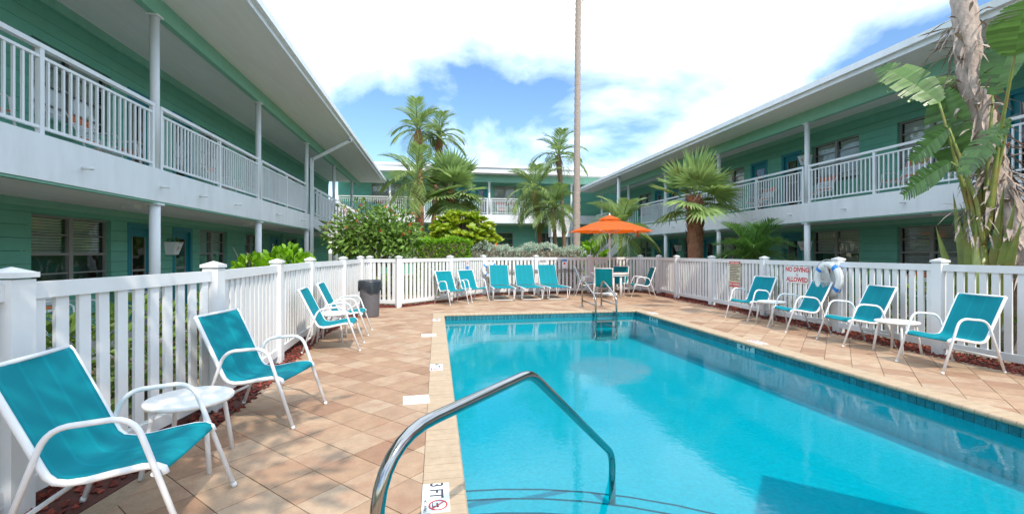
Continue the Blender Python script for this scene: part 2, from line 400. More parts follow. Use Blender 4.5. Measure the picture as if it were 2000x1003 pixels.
def inside(p, poly):
    x, y = p; c = False
    for i in range(len(poly)):
        x0, y0 = poly[i]; x1, y1 = poly[i - 1]
        if (y0 > y) != (y1 > y) and x < (x1 - x0) * (y - y0) / (y1 - y0) + x0: c = not c
    return c
def clip(poly, a, bb, c):
    """keep a*x+b*y<=c"""
    out = []
    for i in range(len(poly)):
        p, q = poly[i - 1], poly[i]
        fp, fq = a * p[0] + bb * p[1] - c, a * q[0] + bb * q[1] - c
        if (fp <= 0) != (fq <= 0):
            t = fp / (fp - fq); out.append((p[0] + (q[0] - p[0]) * t, p[1] + (q[1] - p[1]) * t))
        if fq <= 0: out.append(q)
    return out
def area(p): return abs(sum(p[i - 1][0] * p[i][1] - p[i][0] * p[i - 1][1] for i in range(len(p)))) / 2
ps = 0.2835; g = 0.0028; cells = []
r2 = math.sqrt(2)
OX0, OX1, OY0, OY1 = PX0 - CW - .004, PX1 + CW + .004, PY0 - CW - .004, PY1 + CW + .004
camv = (math.sin(R(9.379)), math.cos(R(9.379)))
for i in range(-30, 90):
    for j in range(-60, 70):
        u = 1.62 + i * ps; v = 2.70 + j * ps
        cu, cv = u + ps / 2, v + ps / 2
        cx_, cy_ = (cu - cv) / r2, (cu + cv) / r2
        if not (-2.2 < cx_ < 7.4 and -1.6 < cy_ < 15.2): continue
        q = [((a - c) / r2, (a + c) / r2) for a, c in ((u + g, v + g), (u + ps - g, v + g), (u + ps - g, v + ps - g), (u + g, v + ps - g))]
        whole = True
        ins = [inside(p, DECK) for p in q]
        if not any(ins): continue
        if not all(ins):
            whole = False
            # clip against the nearest deck edges
            for k in range(len(DECK)):
                (x0, y0), (x1, y1) = DECK[k - 1], DECK[k]
                ex, ey = x1 - x0, y1 - y0; ln = math.hypot(ex, ey)
                mx, my = sum(p[0] for p in q) / len(q), sum(p[1] for p in q) / len(q)
                t = ((mx - x0) * ex + (my - y0) * ey) / ln / ln
                if -0.1 < t < 1.1 and abs((mx - x0) * ey - (my - y0) * ex) / ln < ps:
                    n_ = (-ey / ln, ex / ln)       # list runs clockwise: interior on the right
                    q = clip(q, n_[0], n_[1], n_[0] * x0 + n_[1] * y0)
                    if len(q) < 3: break
        if len(q) < 3: continue
        if any(OX0 < p[0] < OX1 and OY0 < p[1] < OY1 for p in q) or (OX0 < cx_ < OX1 and OY0 < cy_ < OY1):
            best = []
            for A in ((1, 0, OX0), (-1, 0, -OX1), (0, 1, OY0), (0, -1, -OY1)):
                c = clip(q, *A)
                if len(c) >= 3 and (not best or area(c) > area(best)): best = c
            q = best; whole = False
        if len(q) < 3 or area(q) < 0.002: continue
        dep = cx_ * camv[0] + cy_ * camv[1]; lat = cx_ * camv[1] - cy_ * camv[0]
        show = area(q) / max(dep, .3) ** 3 if dep > 1.9 and abs(lat) < dep * 1.15 else 0
        cells.append((show, whole, q, (cx_, cy_)))
cells.sort(key=lambda c: -c[0])
b = MB(); h = ps / 2 * r2 - g * r2
b.prism([(0, -h), (h, 0), (0, h), (-h, 0)], -.03, 0); pav = b.mesh('paver', 'paver')
rest = MB()
for k, (show, whole, q, c) in enumerate(cells):
    dz = random.uniform(-.0012, .0012)
    if k < 290 and show > 0:
        if whole: ob('paver', pav, deck, (c[0], c[1], dz))
        else:
            m_ = MB(); m_.prism([(x - c[0], y - c[1]) for x, y in q], -.03, 0); m_.build('paver', 'paver', deck, (c[0], c[1], dz))
    else: rest.prism(q, -.03, dz)
o = rest.build('far_pavers', 'paver', deck); stuff(o)

# coping of bullnose bricks around the pool
cop = thing('pool_coping', 'beige bullnose brick coping around the turquoise pool', 'coping')
b = MB()
for (x0, x1, y0, y1) in ((PX0 - CW, PX0 - .02, PY0 - CW, PY1 + CW), (PX1 + .02, PX1 + CW, PY0 - CW, PY1 + CW), (PX0 - .02, PX1 + .02, PY0 - CW, PY0 - .02), (PX0 - .02, PX1 + .02, PY1 + .02, PY1 + CW)):
    b.box(x0, x1, y0, y1, -.05, -.006)
b.build('mortar_bed', 'coping_joint', cop)
def brick_mesh(w):
    # section across: flat top, rounded nose towards the water (+x), overhanging it by 2 cm
    b = MB(); prof = [(-CW, -.035), (-CW, .002), (.0, .004), (.012, .001), (.020, -.008), (.024, -.020), (.022, -.034), (.012, -.045), (-.02, -.046)]
    n = len(prof); vs = [(x, -w / 2, z) for x, z in prof] + [(x, w / 2, z) for x, z in prof]
    b.add(vs, [tuple(range(n)), tuple(reversed(range(n, 2 * n)))])
    b.add(vs, [((i + 1) % n, i, n + i, n + (i + 1) % n) for i in range(n)])
    return b.mesh('brick', 'coping')
bw = 0.0985; bm_ = brick_mesh(bw - .004)
def run(a0, a1, fn):
    n = round((a1 - a0) / bw); st = (a1 - a0) / n
    for i in range(n): fn(a0 + (i + .5) * st)
run(PY0, PY1, lambda t: ob('brick', bm_, cop, (PX0, t, random.uniform(-.0008, .0008)), 0))
run(PY0, PY1, lambda t: ob('brick', bm_, cop, (PX1, t, random.uniform(-.0008, .0008)), math.pi))
run(PX0, PX1, lambda t: ob('brick', bm_, cop, (t, PY1, random.uniform(-.0008, .0008)), -math.pi / 2))
for (x, y) in ((PX0, PY1), (PX1, PY1)):
    sx = -1 if x == PX0 else 1
    cube('corner_stone', 'coping', cop, min(x, x + sx * CW), max(x, x + sx * CW), y + .002, y + CW, -.035, .002)
run(PX0, PX1, lambda t: ob('brick', bm_, cop, (t, PY0, 0), math.pi / 2) if t > 0 else None)

# basin
FZ0, FZ1 = -.46, -.66
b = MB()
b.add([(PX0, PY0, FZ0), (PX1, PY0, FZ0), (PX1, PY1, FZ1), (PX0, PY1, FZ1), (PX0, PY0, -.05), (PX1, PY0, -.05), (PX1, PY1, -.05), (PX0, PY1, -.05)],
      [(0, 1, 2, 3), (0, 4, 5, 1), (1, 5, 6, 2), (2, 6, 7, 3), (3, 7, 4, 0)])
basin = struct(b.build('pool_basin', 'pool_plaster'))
# rounded entry steps in the near left corner, each a quarter disc
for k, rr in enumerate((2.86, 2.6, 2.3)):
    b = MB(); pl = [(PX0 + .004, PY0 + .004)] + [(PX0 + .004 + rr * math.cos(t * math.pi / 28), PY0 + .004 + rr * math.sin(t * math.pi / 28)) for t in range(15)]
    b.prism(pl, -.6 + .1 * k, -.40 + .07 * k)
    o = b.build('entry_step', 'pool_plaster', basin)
    b = MB(); b.tube([(x, y, -.40 + .07 * k) for x, y in pl[1:]], .008, 5); b.build('step_edge', 'pool_tile', o)
# waterline tiles
tb = 0.082
b = MB(); b.box(-.004, .006, -tb / 2 + .003, tb / 2 - .003, -tb + .003, -.003); tile = b.mesh('waterline_tile', 'pool_tile')
b = MB()
b.box(PX0, PX0 + .003, PY0, PY1, -.046 - tb, -.046); b.box(PX1 - .003, PX1, PY0, PY1, -.046 - tb, -.046); b.box(PX0 + .003, PX1 - .003, PY1 - .003, PY1, -.046 - tb, -.046)
b.build('tile_bed', 'tile_grout', basin)
for i in range(int((PY1 - PY0) / tb)):
    y = PY1 - (i + .5) * tb
    ob('waterline_tile', tile, basin, (PX1 - .004, y, -.046), math.pi)
n_ = int((PX1 - PX0) / tb)
for i in range(n_):
    ob('waterline_tile', tile, basin, (PX0 + (i + .5) * (PX1 - PX0) / n_, PY1 - .004, -.046), -math.pi / 2)
b = MB(); b.add([(PX0 - .001, PY0, WZ), (PX1 + .001, PY0, WZ), (PX1 + .001, PY1 + .001, WZ), (PX0 - .001, PY1 + .001, WZ)], [(0, 1, 2, 3)])
struct(b.build('water', 'water'))

# ================================================================ picket fences
def post_cap_mesh():
    b = MB(); b.box(-.075, .075, -.075, .075, 0, .028)
    b.add([(-.068, -.068, .028), (.068, -.068, .028), (.068, .068, .028), (-.068, .068, .028), (0, 0, .058)], [(0, 1, 4), (1, 2, 4), (2, 3, 4), (3, 0, 4)])
    return b.mesh('post_cap', 'vinyl')
CAP = post_cap_mesh()
def fence(label, posts, skip_first=False, htop=1.22, rots=None):
    f = thing('picket_fence', label, 'fence')
    for i, (x, y) in enumerate(posts):
        if i == 0 and skip_first: continue
        a = posts[max(i - 1, 0)]; c = posts[min(i + 1, len(posts) - 1)]
        rz = math.atan2(c[1] - a[1], c[0] - a[0])
        p = cubec('post', 'vinyl', f, (x, y, (htop + .02) / 2 - .03), (.127, .127, htop + .08), rz); p.rotation_euler = (random.gauss(0, .004), random.gauss(0, .004), rz)
        ob('post_cap', CAP, f, (x, y, htop + .029), rz)
    for (x0, y0), (x1, y1) in zip(posts, posts[1:]):
        L = math.hypot(x1 - x0, y1 - y0); rz = math.atan2(y1 - y0, x1 - x0)
        ux, uy = (x1 - x0) / L, (y1 - y0) / L; mx, my = (x0 + x1) / 2, (y0 + y1) / 2; Li = L - .125
        cubec('top_rail', 'vinyl', f, (mx, my, htop - .045), (Li, .052, .09), rz)
        cubec('bottom_rail', 'vinyl', f, (mx, my, .125), (Li, .052, .09), rz)
        n = max(2, round(Li / .132)); st = Li / n
        for k in range(n):
            d = -Li / 2 + (k + .5) * st
            pk = cubec('picket', 'vinyl', f, (mx + ux * d + random.gauss(0, .0015), my + uy * d + random.gauss(0, .0015), (.17 + htop - .09) / 2), (.078, .022, htop - .09 - .165), rz)
            pk.rotation_euler = (random.gauss(0, .004), random.gauss(0, .004), rz + random.gauss(0, .02))
    return f
LPOSTS = [(-2.3, .95), (-2.19, 2.77), (-1.94, 4.39), (-1.99, 6.17), (-2.07, 8.0), (-1.90, 9.83), (-1.83, 11.55), (-1.71, 12.25)]
BPOSTS = [(-1.71, 12.25), (-.96, 11.9), (.38, 13.24), (1.5, 14.86), (3.3, 15.0), (5.2, 15.08), (7.17, 15.3)]
RPOSTS = [(7.17, 15.3), (7.42, 14.41), (7.25, 12.95), (7.22, 11.1), (7.05, 8.91), (6.9, 6.9), (6.81, 5.21), (6.76, 3.4), (6.74, 1.5)]
fence('white vinyl picket fence along the left side of the deck', LPOSTS)
fence('white vinyl picket fence across the far end of the deck behind the loungers', BPOSTS, True)
fence('white vinyl picket fence along the right side of the deck behind four teal chairs', RPOSTS, True)

# red lava rock along the fences
b = MB()
for ln, wid in ((LPOSTS, 0.5), (BPOSTS, .36), (RPOSTS, .5)):
    for k, ((x0, y0), (x1, y1)) in enumerate(zip(ln, ln[1:])):
        zb_ = -.028 + .002 * (k % 2)
        b.bar((x0, y0, zb_), (x1, y1, zb_), wid + .1, .04)
struct(b.build('mulch_bed', 'mulch_bed'))
b = MB()
for ln, s0, s1 in ((LPOSTS, -.34, .25), (BPOSTS, -.22, .18), (RPOSTS, -.34, .30)):
    for (x0, y0), (x1, y1) in zip(ln, ln[1:]):
        L = math.hypot(x1 - x0, y1 - y0); ux, uy = (x1 - x0) / L, (y1 - y0) / L
        for k in range(int(L * 210)):
            t = random.random() * L; sd = random.uniform(s0, s1)
            x, y = x0 + ux * t + uy * sd, y0 + uy * t - ux * sd
            r_ = random.uniform(.012, .03); a = random.random() * 6.3
            vs = [(x + r_ * math.cos(a + q * 1.57) * random.uniform(.6, 1.2), y + r_ * math.sin(a + q * 1.57) * random.uniform(.6, 1.2), random.uniform(0, .012)) for q in range(4)]
            vs += [(x, y, r_ * random.uniform(.7, 1.3)), (x, y, -.02)]
            b.add(vs, [(0, 1, 4), (1, 2, 4), (2, 3, 4), (3, 0, 4), (1, 0, 5), (2, 1, 5), (3, 2, 5), (0, 3, 5)])
o = stuff(b.build('lava_rock_mulch', 'mulch')); tag(o, 'red lava rock mulch strewn along the foot of the fences', 'mulch')

# ================================================================ buildings
# local frame of a wing: x along the facade, y outwards to the courtyard (wall face at y = 0), z up
BLINDS = {}
def blind_mesh(kind):
    if kind not in BLINDS:
        b = MB(); n = 22 if kind == 'long' else 12
        for i in range(n):
            z = 1 - (i + .5) / n
            b.add([(0, -.5, z - .36 / n), (1, -.5, z - .36 / n), (1, .5, z + .40 / n), (0, .5, z + .40 / n)], [(0, 1, 2, 3)])
        BLINDS[kind] = b.mesh('blind', 'blind')
    return BLINDS[kind]
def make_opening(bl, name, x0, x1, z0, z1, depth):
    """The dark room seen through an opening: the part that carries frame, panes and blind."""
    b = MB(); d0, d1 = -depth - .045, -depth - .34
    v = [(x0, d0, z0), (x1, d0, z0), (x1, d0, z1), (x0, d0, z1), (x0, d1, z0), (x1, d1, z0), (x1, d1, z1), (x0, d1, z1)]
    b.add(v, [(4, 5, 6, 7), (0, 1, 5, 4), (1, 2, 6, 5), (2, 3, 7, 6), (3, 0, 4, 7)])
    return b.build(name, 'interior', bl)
def window(bl, x0, x1, z0, z1, units=2, blinds=0.5, depth=.10):
    root = make_opening(bl, 'window', x0, x1, z0, z1, depth)
    def fr(n, m, *a): return cube(n, m, root, *a)
    f0 = -depth - .03; f1 = -depth + .02
    fr('frame', 'alu', x0, x1, f0, f1, z1 - .04, z1); fr('frame', 'alu', x0, x1, f0, f1, z0, z0 + .04)
    fr('frame', 'alu', x0, x0 + .04, f0 + .002, f1 - .002, z0 + .04, z1 - .04); fr('frame', 'alu', x1 - .04, x1, f0 + .002, f1 - .002, z0 + .04, z1 - .04)
    uw = (x1 - x0) / units
    for k in range(units):
        a, c = x0 + k * uw + (.04 if k == 0 else .045), x0 + (k + 1) * uw - (.04 if k == units - 1 else .045)
        if k: fr('mullion', 'alu', x0 + k * uw - .045, x0 + k * uw + .045, f0 - .002, f1 + .014, z0 + .04, z1 - .04)
        zm = z0 + (z1 - z0) * .47; zq = z0 + (z1 - z0) * .74; zl = z0 + (z1 - z0) * .2
        fr('sash_bar', 'alu', a, c, f0 + .004, f1 + .008, zm - .022, zm + .022)
        for zz_ in (zq, zl): fr('sash_bar', 'alu', a, c, f0 + .008, f1 - .004, zz_ - .012, zz_ + .012)
        for s0, s1, yy in ((zl + .012, zm - .022, -.022), (z0 + .04, zl - .012, -.022), (zm + .022, zq - .012, -.012), (zq + .012, z1 - .04, -.012)):
            cube('pane', 'pane_glass', root, a, c, -depth + yy, -depth + yy + .005, s0, s1)
        if blinds > 0:
            hb = (z1 - z0 - .08) * blinds
            ob('blind', blind_mesh('long' if blinds > .7 else 'short'), root, (a + .005, -depth - .085, z1 - .04 - hb), 0, (c - a - .01, .03, hb))
    return root
def door(bl, x0, x1, z0, z1, depth=.05, knob=1):
    root = make_opening(bl, 'door', x0 + .12, x1 - .12, z0 + .05, z1 - .12, depth)
    def fr(n, m, *a): return cube(n, m, root, *a)
    fr('door_frame', 'teal_door', x0, x1, -depth - .04, .012, z1 - .1, z1)
    fr('door_frame', 'teal_door', x0, x0 + .1, -depth - .04, .012, z0, z1 - .1); fr('door_frame', 'teal_door', x1 - .1, x1, -depth - .04, .012, z0, z1 - .1)
    w0, w1 = x0 + .22, x1 - .22; zs = (z0 + .25, z0 + .95, z0 + 1.0, z1 - .28)
    fr('stile', 'teal_door', x0 + .1, w0, -depth - .035, -depth, z0, z1 - .1); fr('stile', 'teal_door', w1, x1 - .1, -depth - .035, -depth, z0, z1 - .1)
    fr('door_rail', 'teal_door', w0, w1, -depth - .033, -depth - .002, z1 - .28, z1 - .1); fr('door_rail', 'teal_door', w0, w1, -depth - .033, -depth - .002, z0, z0 + .25)
    fr('sash_bar', 'alu', w0, w1, -depth - .02, -depth + .006, z0 + 1.0, z0 + 1.045)
    for e in (w0, w1 - .022): fr('sash_bar', 'alu', e, e + .022, -depth - .018, -depth + .004, z0 + .25, z1 - .28)
    fr('pane', 'pane_glass', w0 + .022, w1 - .022, -depth - .02, -depth - .014, z0 + .25, z0 + 1.0); fr('pane', 'pane_glass', w0 + .022, w1 - .022, -depth - .015, -depth - .009, z0 + 1.045, z1 - .28)
    b = MB(); b.lathe([(.004, 0), (.028, .01), (.03, .03), (.012, .045)], 10)
    kx = x0 + .15 if knob < 0 else x1 - .15
    b.build('handle', 'steel', root, (kx, -depth, z0 + .95), (-math.pi / 2, 0, 0))
def boards(bl, u0, u1, z0, z1, openings, ch=.203, th=.1):
    """Horizontal wall courses, each length between openings a board of its own over a recessed backing."""
    n = max(1, round((z1 - z0) / ch)); h_ = (z1 - z0) / n
    for k in range(n):
        a, c = z0 + k * h_, z0 + (k + 1) * h_
        cuts = sorted((o[0], o[1]) for o in openings if o[2] < c - .002 and o[3] > a + .002)
        x = u0
        for o0, o1 in cuts + [(u1, u1)]:
            if o0 - x > .02: cube('wall_board', 'wall_green', bl, x, o0, -th, 0, a + .003, c - .003)
            x = o1
    for (o0, o1, oz0, oz1) in openings:      # the course cut by a head or sill is filled with a short board
        top = z0 + math.ceil((oz1 - z0) / h_ - 1e-6) * h_; bot = z0 + math.floor((oz0 - z0) / h_ + 1e-6) * h_
        if .004 < top - oz1: cube('lintel', 'wall_green', bl, o0, o1, -th + .001, -.002, oz1, top - .003)
        if .004 < oz0 - bot and oz0 > z0 + .1: cube('sill', 'wall_green', bl, o0, o1, -th + .001, .02, bot + .003, oz0)
def railing(bl, u0, u1, y, z, H_=1.06, step=2.3, name='railing'):
    b = MB(); b.box(u0, u1, y - .035, y + .035, z + H_ - .055, z + H_)
    r_ = b.build(name, 'white_paint', bl)
    cube('rail', 'white_paint', r_, u0, u1, y - .02, y + .02, z + H_ - .17, z + H_ - .135); cube('rail', 'white_paint', r_, u0, u1, y - .02, y + .02, z + .07, z + .105)
    n = max(1, round((u1 - u0) / step)); st = (u1 - u0) / n
    for i in range(n + 1):
        x = u0 + i * st; x = min(max(x, u0 + .03), u1 - .03)
        cube('rail_post', 'white_paint', r_, x - .03, x + .03, y - .028, y + .028, z, z + H_ - .055)
    for i in range(n):
        m = round(st / .112); q = st / m
        for k in range(1, m):
            x = u0 + i * st + k * q
            cube('baluster', 'white_paint', r_, x - .014, x + .014, y - .012, y + .012, z + .105, z + H_ - .17)
    return r_
def column(bl, x, y, z0, z1, r=.075):
    b = MB(); b.lathe([(r, z0), (r, z1 - .03)], 14); b.box(x * 0 - r - .02, r + .02, -r - .02, r + .02, z1 - .03, z1)
    return b.build('column', 'white_paint', bl, (x, y, 0))
def scupper(bl, x, y, z):
    b = MB(); b.tube([(0, -.02, 0), (0, .15, -.012)], .022, 8); b.build('scupper_pipe', 'white_paint', bl, (x, y, z))
def wing(bl, u0, u1, g_, eave, zb, zt, zbeam, zsoff, cols, rails, op1, op2, fascia=.2, ground_cols=True, back=-4.0, z00=-.02):
    # ground slab, floor slab with its tall white fascia, roof
    cube('walkway', 'concrete', bl, u0, u1, -.2, g_ + .1, z00 - .2, z00)
    cube('wall_backing', 'wall_gap', bl, u0, u1, -.42, -.40, z00, zsoff)
    for (u_a, u_b, zA, zB, ops) in ((u0, u1, z00, zb, op1), (u0, u1, zt - .02, zsoff, op2)):
        boards(bl, u_a, u_b, zA, zB, ops)
    cube('end_wall', 'wall_green', bl, u0 - .12, u0, back, -.001, z00, zsoff); cube('end_wall', 'wall_green', bl, u1, u1 + .12, back, -.001, z00, zsoff)
    cube('crown_trim', 'trim_green', bl, u0, u1, 0, .05, zb - .12, zb); cube('crown_trim', 'trim_green', bl, u0, u1, 0, .07, zb - .06, zb - .004)
    cube('crown_trim', 'trim_green', bl, u0, u1, 0, .05, zsoff - .16, zsoff)
    cube('gallery_floor', 'soffit', bl, u0, u1, -.1, g_ - .12, zb, zt - .01)
    cube('gallery_fascia', 'white_paint', bl, u0 - .01, u1 + .01, g_ - .12, g_, zb, zt)
    cube('drip_edge', 'trim_green', bl, u0, u1, g_ - .11, g_ - .02, zb - .03, zb)
    cube('roof_beam', 'trim_green', bl, u0, u1, g_ - .14, g_ - .02, zbeam, zsoff)
    cube('soffit', 'soffit', bl, u0 - .2, u1 + .2, back, eave - .03, zsoff, zsoff + .05)
    cube('roof', 'white_paint', bl, u0 - .25, u1 + .25, back, eave - .03, zsoff + .052, zsoff + fascia)
    cube('roof_fascia', 'white_paint', bl, u0 - .26, u1 + .26, eave - .03, eave, zsoff - .03, zsoff + fascia - .04)
    cube('gutter', 'white_paint', bl, u0 - .26, u1 + .26, eave + .001, eave + .09, zsoff + fascia - .13, zsoff + fascia + .01)
    for x in cols:
        column(bl, x, g_ - .08, zt, zbeam, .068)
        if ground_cols: column(bl, x, g_ - .08, z00, zb - .03, .078)
    for a, c in rails: railing(bl, a, c, g_ - .06, zt)
    for o in op1 + op2:
        x0, x1, z0, z1, *k = o
    return bl

# ---- left wing: outward +X, local x = -world Y
LX, LG = -6.3, 1.8
left = thing('motel_wing', 'green two-storey motel wing on the left with white gallery and gutter downspout', 'building', (LX, 0, 0), -math.pi / 2)
def U(a, c): return (-c, -a)
k = .9403
lw1 = [(8.84, 10.74), (14.34, 16.08), (17.5, 18.8), (21.73, 23.5), (4.4, 6.3), (0.2, 2.0)]
ld1 = [(11.25, 12.2), (12.98, 13.93), (19.9, 20.9), (24.3, 25.3), (7.0, 7.95), (2.7, 3.65)]
zb, zt = 2.22, 2.75
op1 = [(*U(a * k, c * k), .78, 2.0) for a, c in lw1] + [(*U(a * k, c * k), -.03, 2.0) for a, c in ld1]
op2 = [(*U(a * k, c * k), zt + .85, zt + 2.06) for a, c in lw1] + [(*U(a * k, c * k), zt - .03, zt + 2.06) for a, c in ld1]
lc = [3.9, 8.36, 12.77, 17.2, 21.6, 26.0]
wing(left, -28.2, 2.0, LG, 3.2, zb, zt, 5.28, 5.58, [-c for c in lc] + [.6], [(-17.1, -12.85), (-12.7, -8.44), (-8.28, -3.98), (-3.82, .5), (-27.9, -18.6)], op1, op2)
for i, (a, c) in enumerate(lw1):
    window(left, *U(a * k, c * k), .78, 2.0, 2, .52 if i in (0, 1, 4) else .3)
    window(left, *U(a * k, c * k), zt + .85, zt + 2.06, 2, .9)
for i, (a, c) in enumerate(ld1):
    door(left, *U(a * k, c * k), -.02, 2.0, knob=-1 if i % 2 == 0 else 1); door(left, *U(a * k, c * k), zt - .02, zt + 2.06, knob=-1 if i % 2 == 0 else 1)
for y in (6.68, 8.37, 9.63, 11.18, 13.88, 16.26, 4.6): scupper(left, -y, LG, 2.47)
# roof downspout: from gutter to column, then down
b = MB(); ys = -17.35
for p, q in (((ys, 3.2, 5.6), (ys, 3.18, 5.42)), ((ys, 3.2, 5.46), (ys, LG + .09, 4.72)), ((ys, LG + .07, 4.78), (ys, LG + .07, .05))): b.bar(p, q, .1, .075, (1, 0, 0))
b.build('downspout', 'white_paint', left)
b = MB(); b.tube([(-19.9, .05, 0), (-19.9, .05, 2.2)], .03, 8); b.build('drain_pipe', 'wall_green', left)
for x in (-14.0, -9.0): cube('ceiling_light', 'white_paint', left, x - .1, x + .1, .9, 1.1, zb - .07, zb)

# ---- right wing: outward -X, local x = world Y
RX, RG = 12.0, 1.7
right = thing('motel_wing', 'green two-storey motel wing on the right with white gallery railings, behind the palms', 'building', (RX, 0, 0), math.pi / 2)
rw1 = [(8.62, 10.22), (11.32, 12.99), (16.3, 17.9), (19.4, 20.78), (24.2, 25.86), (4.2, 5.8), (1.0, 2.6)]
rd1 = [(13.4, 14.3), (15.0, 15.9), (18.2, 19.1), (21.3, 22.2), (22.9, 23.8), (7.0, 7.9), (3.0, 3.9)]
zbR, ztR = 2.25, 2.78
opr1 = [(a, c, .78, 2.06) for a, c in rw1] + [(a, c, -.03, 2.06) for a, c in rd1]
opr2 = [(a, c, ztR + .75, ztR + 2.02) for a, c in rw1] + [(a, c, ztR - .03, ztR + 2.02) for a, c in rd1]
rc = [3.25, 7.33, 11.4, 15.5, 19.5, 23.6, 27.7]
wing(right, -2.0, 29.0, RG, 2.75, zbR, ztR, 5.05, 5.38, rc, [(-.5, 3.17), (3.33, 7.25), (7.41, 11.32), (11.48, 15.42), (15.58, 19.42), (19.58, 22.0), (23.7, 28.6)], opr1, opr2)
for i, (a, c) in enumerate(rw1):
    window(right, a, c, .78, 2.06, 2, .50 if i in (1, 2, 3) else .95 if i == 0 else .3); window(right, a, c, ztR + .75, ztR + 2.02, 2, .92)
for i, (a, c) in enumerate(rd1):
    door(right, a, c, -.02, 2.06, knob=1 if i % 2 else -1); door(right, a, c, ztR - .02, ztR + 2.02, knob=1 if i % 2 else -1)
for y in (7.0, 8.6, 10.1, 11.9, 13.4, 15.0, 16.8, 18.6, 20.4): scupper(right, y, RG, 2.5)
column(right, 22.75, 2.55, -.02, 5.35, .085)
cube('ceiling_light', 'white_paint', right, 8.2, 8.5, .9, 1.1, zbR - .06, zbR)
b = MB(); b.lathe([(.02, 0), (.05, -.03), (.11, -.16), (.03, -.17)], 10); b.build('gallery_lamp', 'alu', right, (24.0, 2.1, 5.38))

# ---- far wing: outward -Y, local x = -world X
FYW, FG = 31.0, 1.6
far = thing('motel_wing', 'pale green far motel wing with white roof edge and balcony behind the palms', 'building', (0, FYW, 0), math.pi)
fz0, fzb, fzt, fbm, fso = -.02, 3.3, 3.85, 5.95, 6.42
fw = [(-4.2, -2.2), (-.3, .9), (3.9, 5.4), (7.0, 8.4)]; fd = [(-1.95, -1.15), (1.5, 2.3), (2.6, 3.4), (5.65, 6.4)]
V = lambda a, c: (-c, -a)
opf1 = [(*V(2.9, 5.2), 1.2, 2.75), (*V(-1.0, .6), 1.2, 2.75), (*V(6.9, 8.2), 1.2, 2.75)]
opf2 = [(*V(a, c), fzt + .75, fzt + 2.1) for a, c in fw] + [(*V(a, c), fzt - .03, fzt + 2.05) for a, c in fd]
wing(far, -16.0, 6.2, FG, 2.5, fzb, fzt, fbm, fso, [2.9, -3.37, -8.9], [(2.98, 6.0), (-3.29, 2.82), (-7.25, -3.45)], opf1, opf2, fascia=.42)
for a, c in fw: window(far, *V(a, c), fzt + .75, fzt + 2.1, 2, .9)
for a, c in fd: door(far, *V(a, c), fzt - .02, fzt + 2.05)
for o in opf1: window(far, *o, 2, 0.0)
# white solid stair flight at the right end of the far balcony with its sloping rail
st = thing('outside_stair', 'white outside staircase descending at the right end of the far balcony', 'stairs', (7.3, 28.6, 0))
b = MB()
b.add([(0, 0, 2.4), (1.25, 0, 2.4), (1.25, 0, 3.3), (0, 0, 3.9), (0, .8, 2.4), (1.25, .8, 2.4), (1.25, .8, 3.3), (0, .8, 3.9)], [(0, 1, 2, 3), (7, 6, 5, 4), (0, 4, 5, 1), (1, 5, 6, 2), (2, 6, 7, 3), (3, 7, 4, 0)])
b.build('parapet', 'white_paint', st)
for x in (.1, 1.15): cube('support_post', 'white_paint', st, x - .06, x + .06, .3, .42, -.05, 2.4)
b = MB(); b.bar((0, .06, 4.85), (2.0, .06, 3.35), .06, .06); top = b.build('hand_rail', 'white_paint', st)
for i in range(16):
    x = .1 + i * .12; zt_ = 4.85 - .75 * x; cube('baluster', 'white_paint', top, x - .015, x + .015, .045, .075, zt_ - .92, zt_ - .04)

# ---- stair of the left wing with landing and railing
ls = thing('outside_stair', 'white railed staircase coming down from the left gallery behind the flowering tree', 'stairs', (-4.48, 17.5, 0))
n = 9; run_, rise = 2.6 / n, 1.55 / n
for s_ in (0, 1.1):
    b = MB(); b.bar((-.02, s_ + .03, 2.52), (2.62, s_ + .03, 2.52 - 1.57), .05, .3); b.build('stringer', 'white_paint', ls)
b = MB(); b.bar((.05, .58, 2.40), (2.6, .58, 2.40 - 1.55), 1.0, .06); b.build('stair_underside', 'trim_green', ls)
for i in range(n): cube('tread', 'concrete', ls, i * run_, (i + 1) * run_ + .03, .06, 1.1, 2.75 - (i + 1) * rise - .04, 2.75 - (i + 1) * rise)
for y in (.02, 1.14):
    b = MB(); b.bar((0, y, 3.78), (2.6, y, 2.23), .06, .06); b.bar((0, y, 3.64), (2.6, y, 2.09), .04, .035); b.bar((0, y, 2.86), (2.6, y, 1.31), .04, .035)
    tr = b.build('stair_rail', 'white_paint', ls)
    for i in range(23):
        x = .06 + i * .112; z = 2.86 - .596 * x; w = .03 if i % 8 == 0 else .014
        cube('baluster', 'white_paint', tr, x - w, x + w, y - .012, y + .012, z - (.25 if w > .02 else 0), z + (.92 if w > .02 else .78))
cube('landing', 'white_paint', ls, 2.62, 4.0, 0, 1.3, .95, 1.2)
for x in (2.75, 3.85):
    for y in (.1, 1.2): cube('landing_post', 'white_paint', ls, x - .05, x + .05, y - .05, y + .05, -.06, .95)
railing(ls, 2.62, 3.86, .04, 1.2, 1.06, 1.3, 'landing_rail')
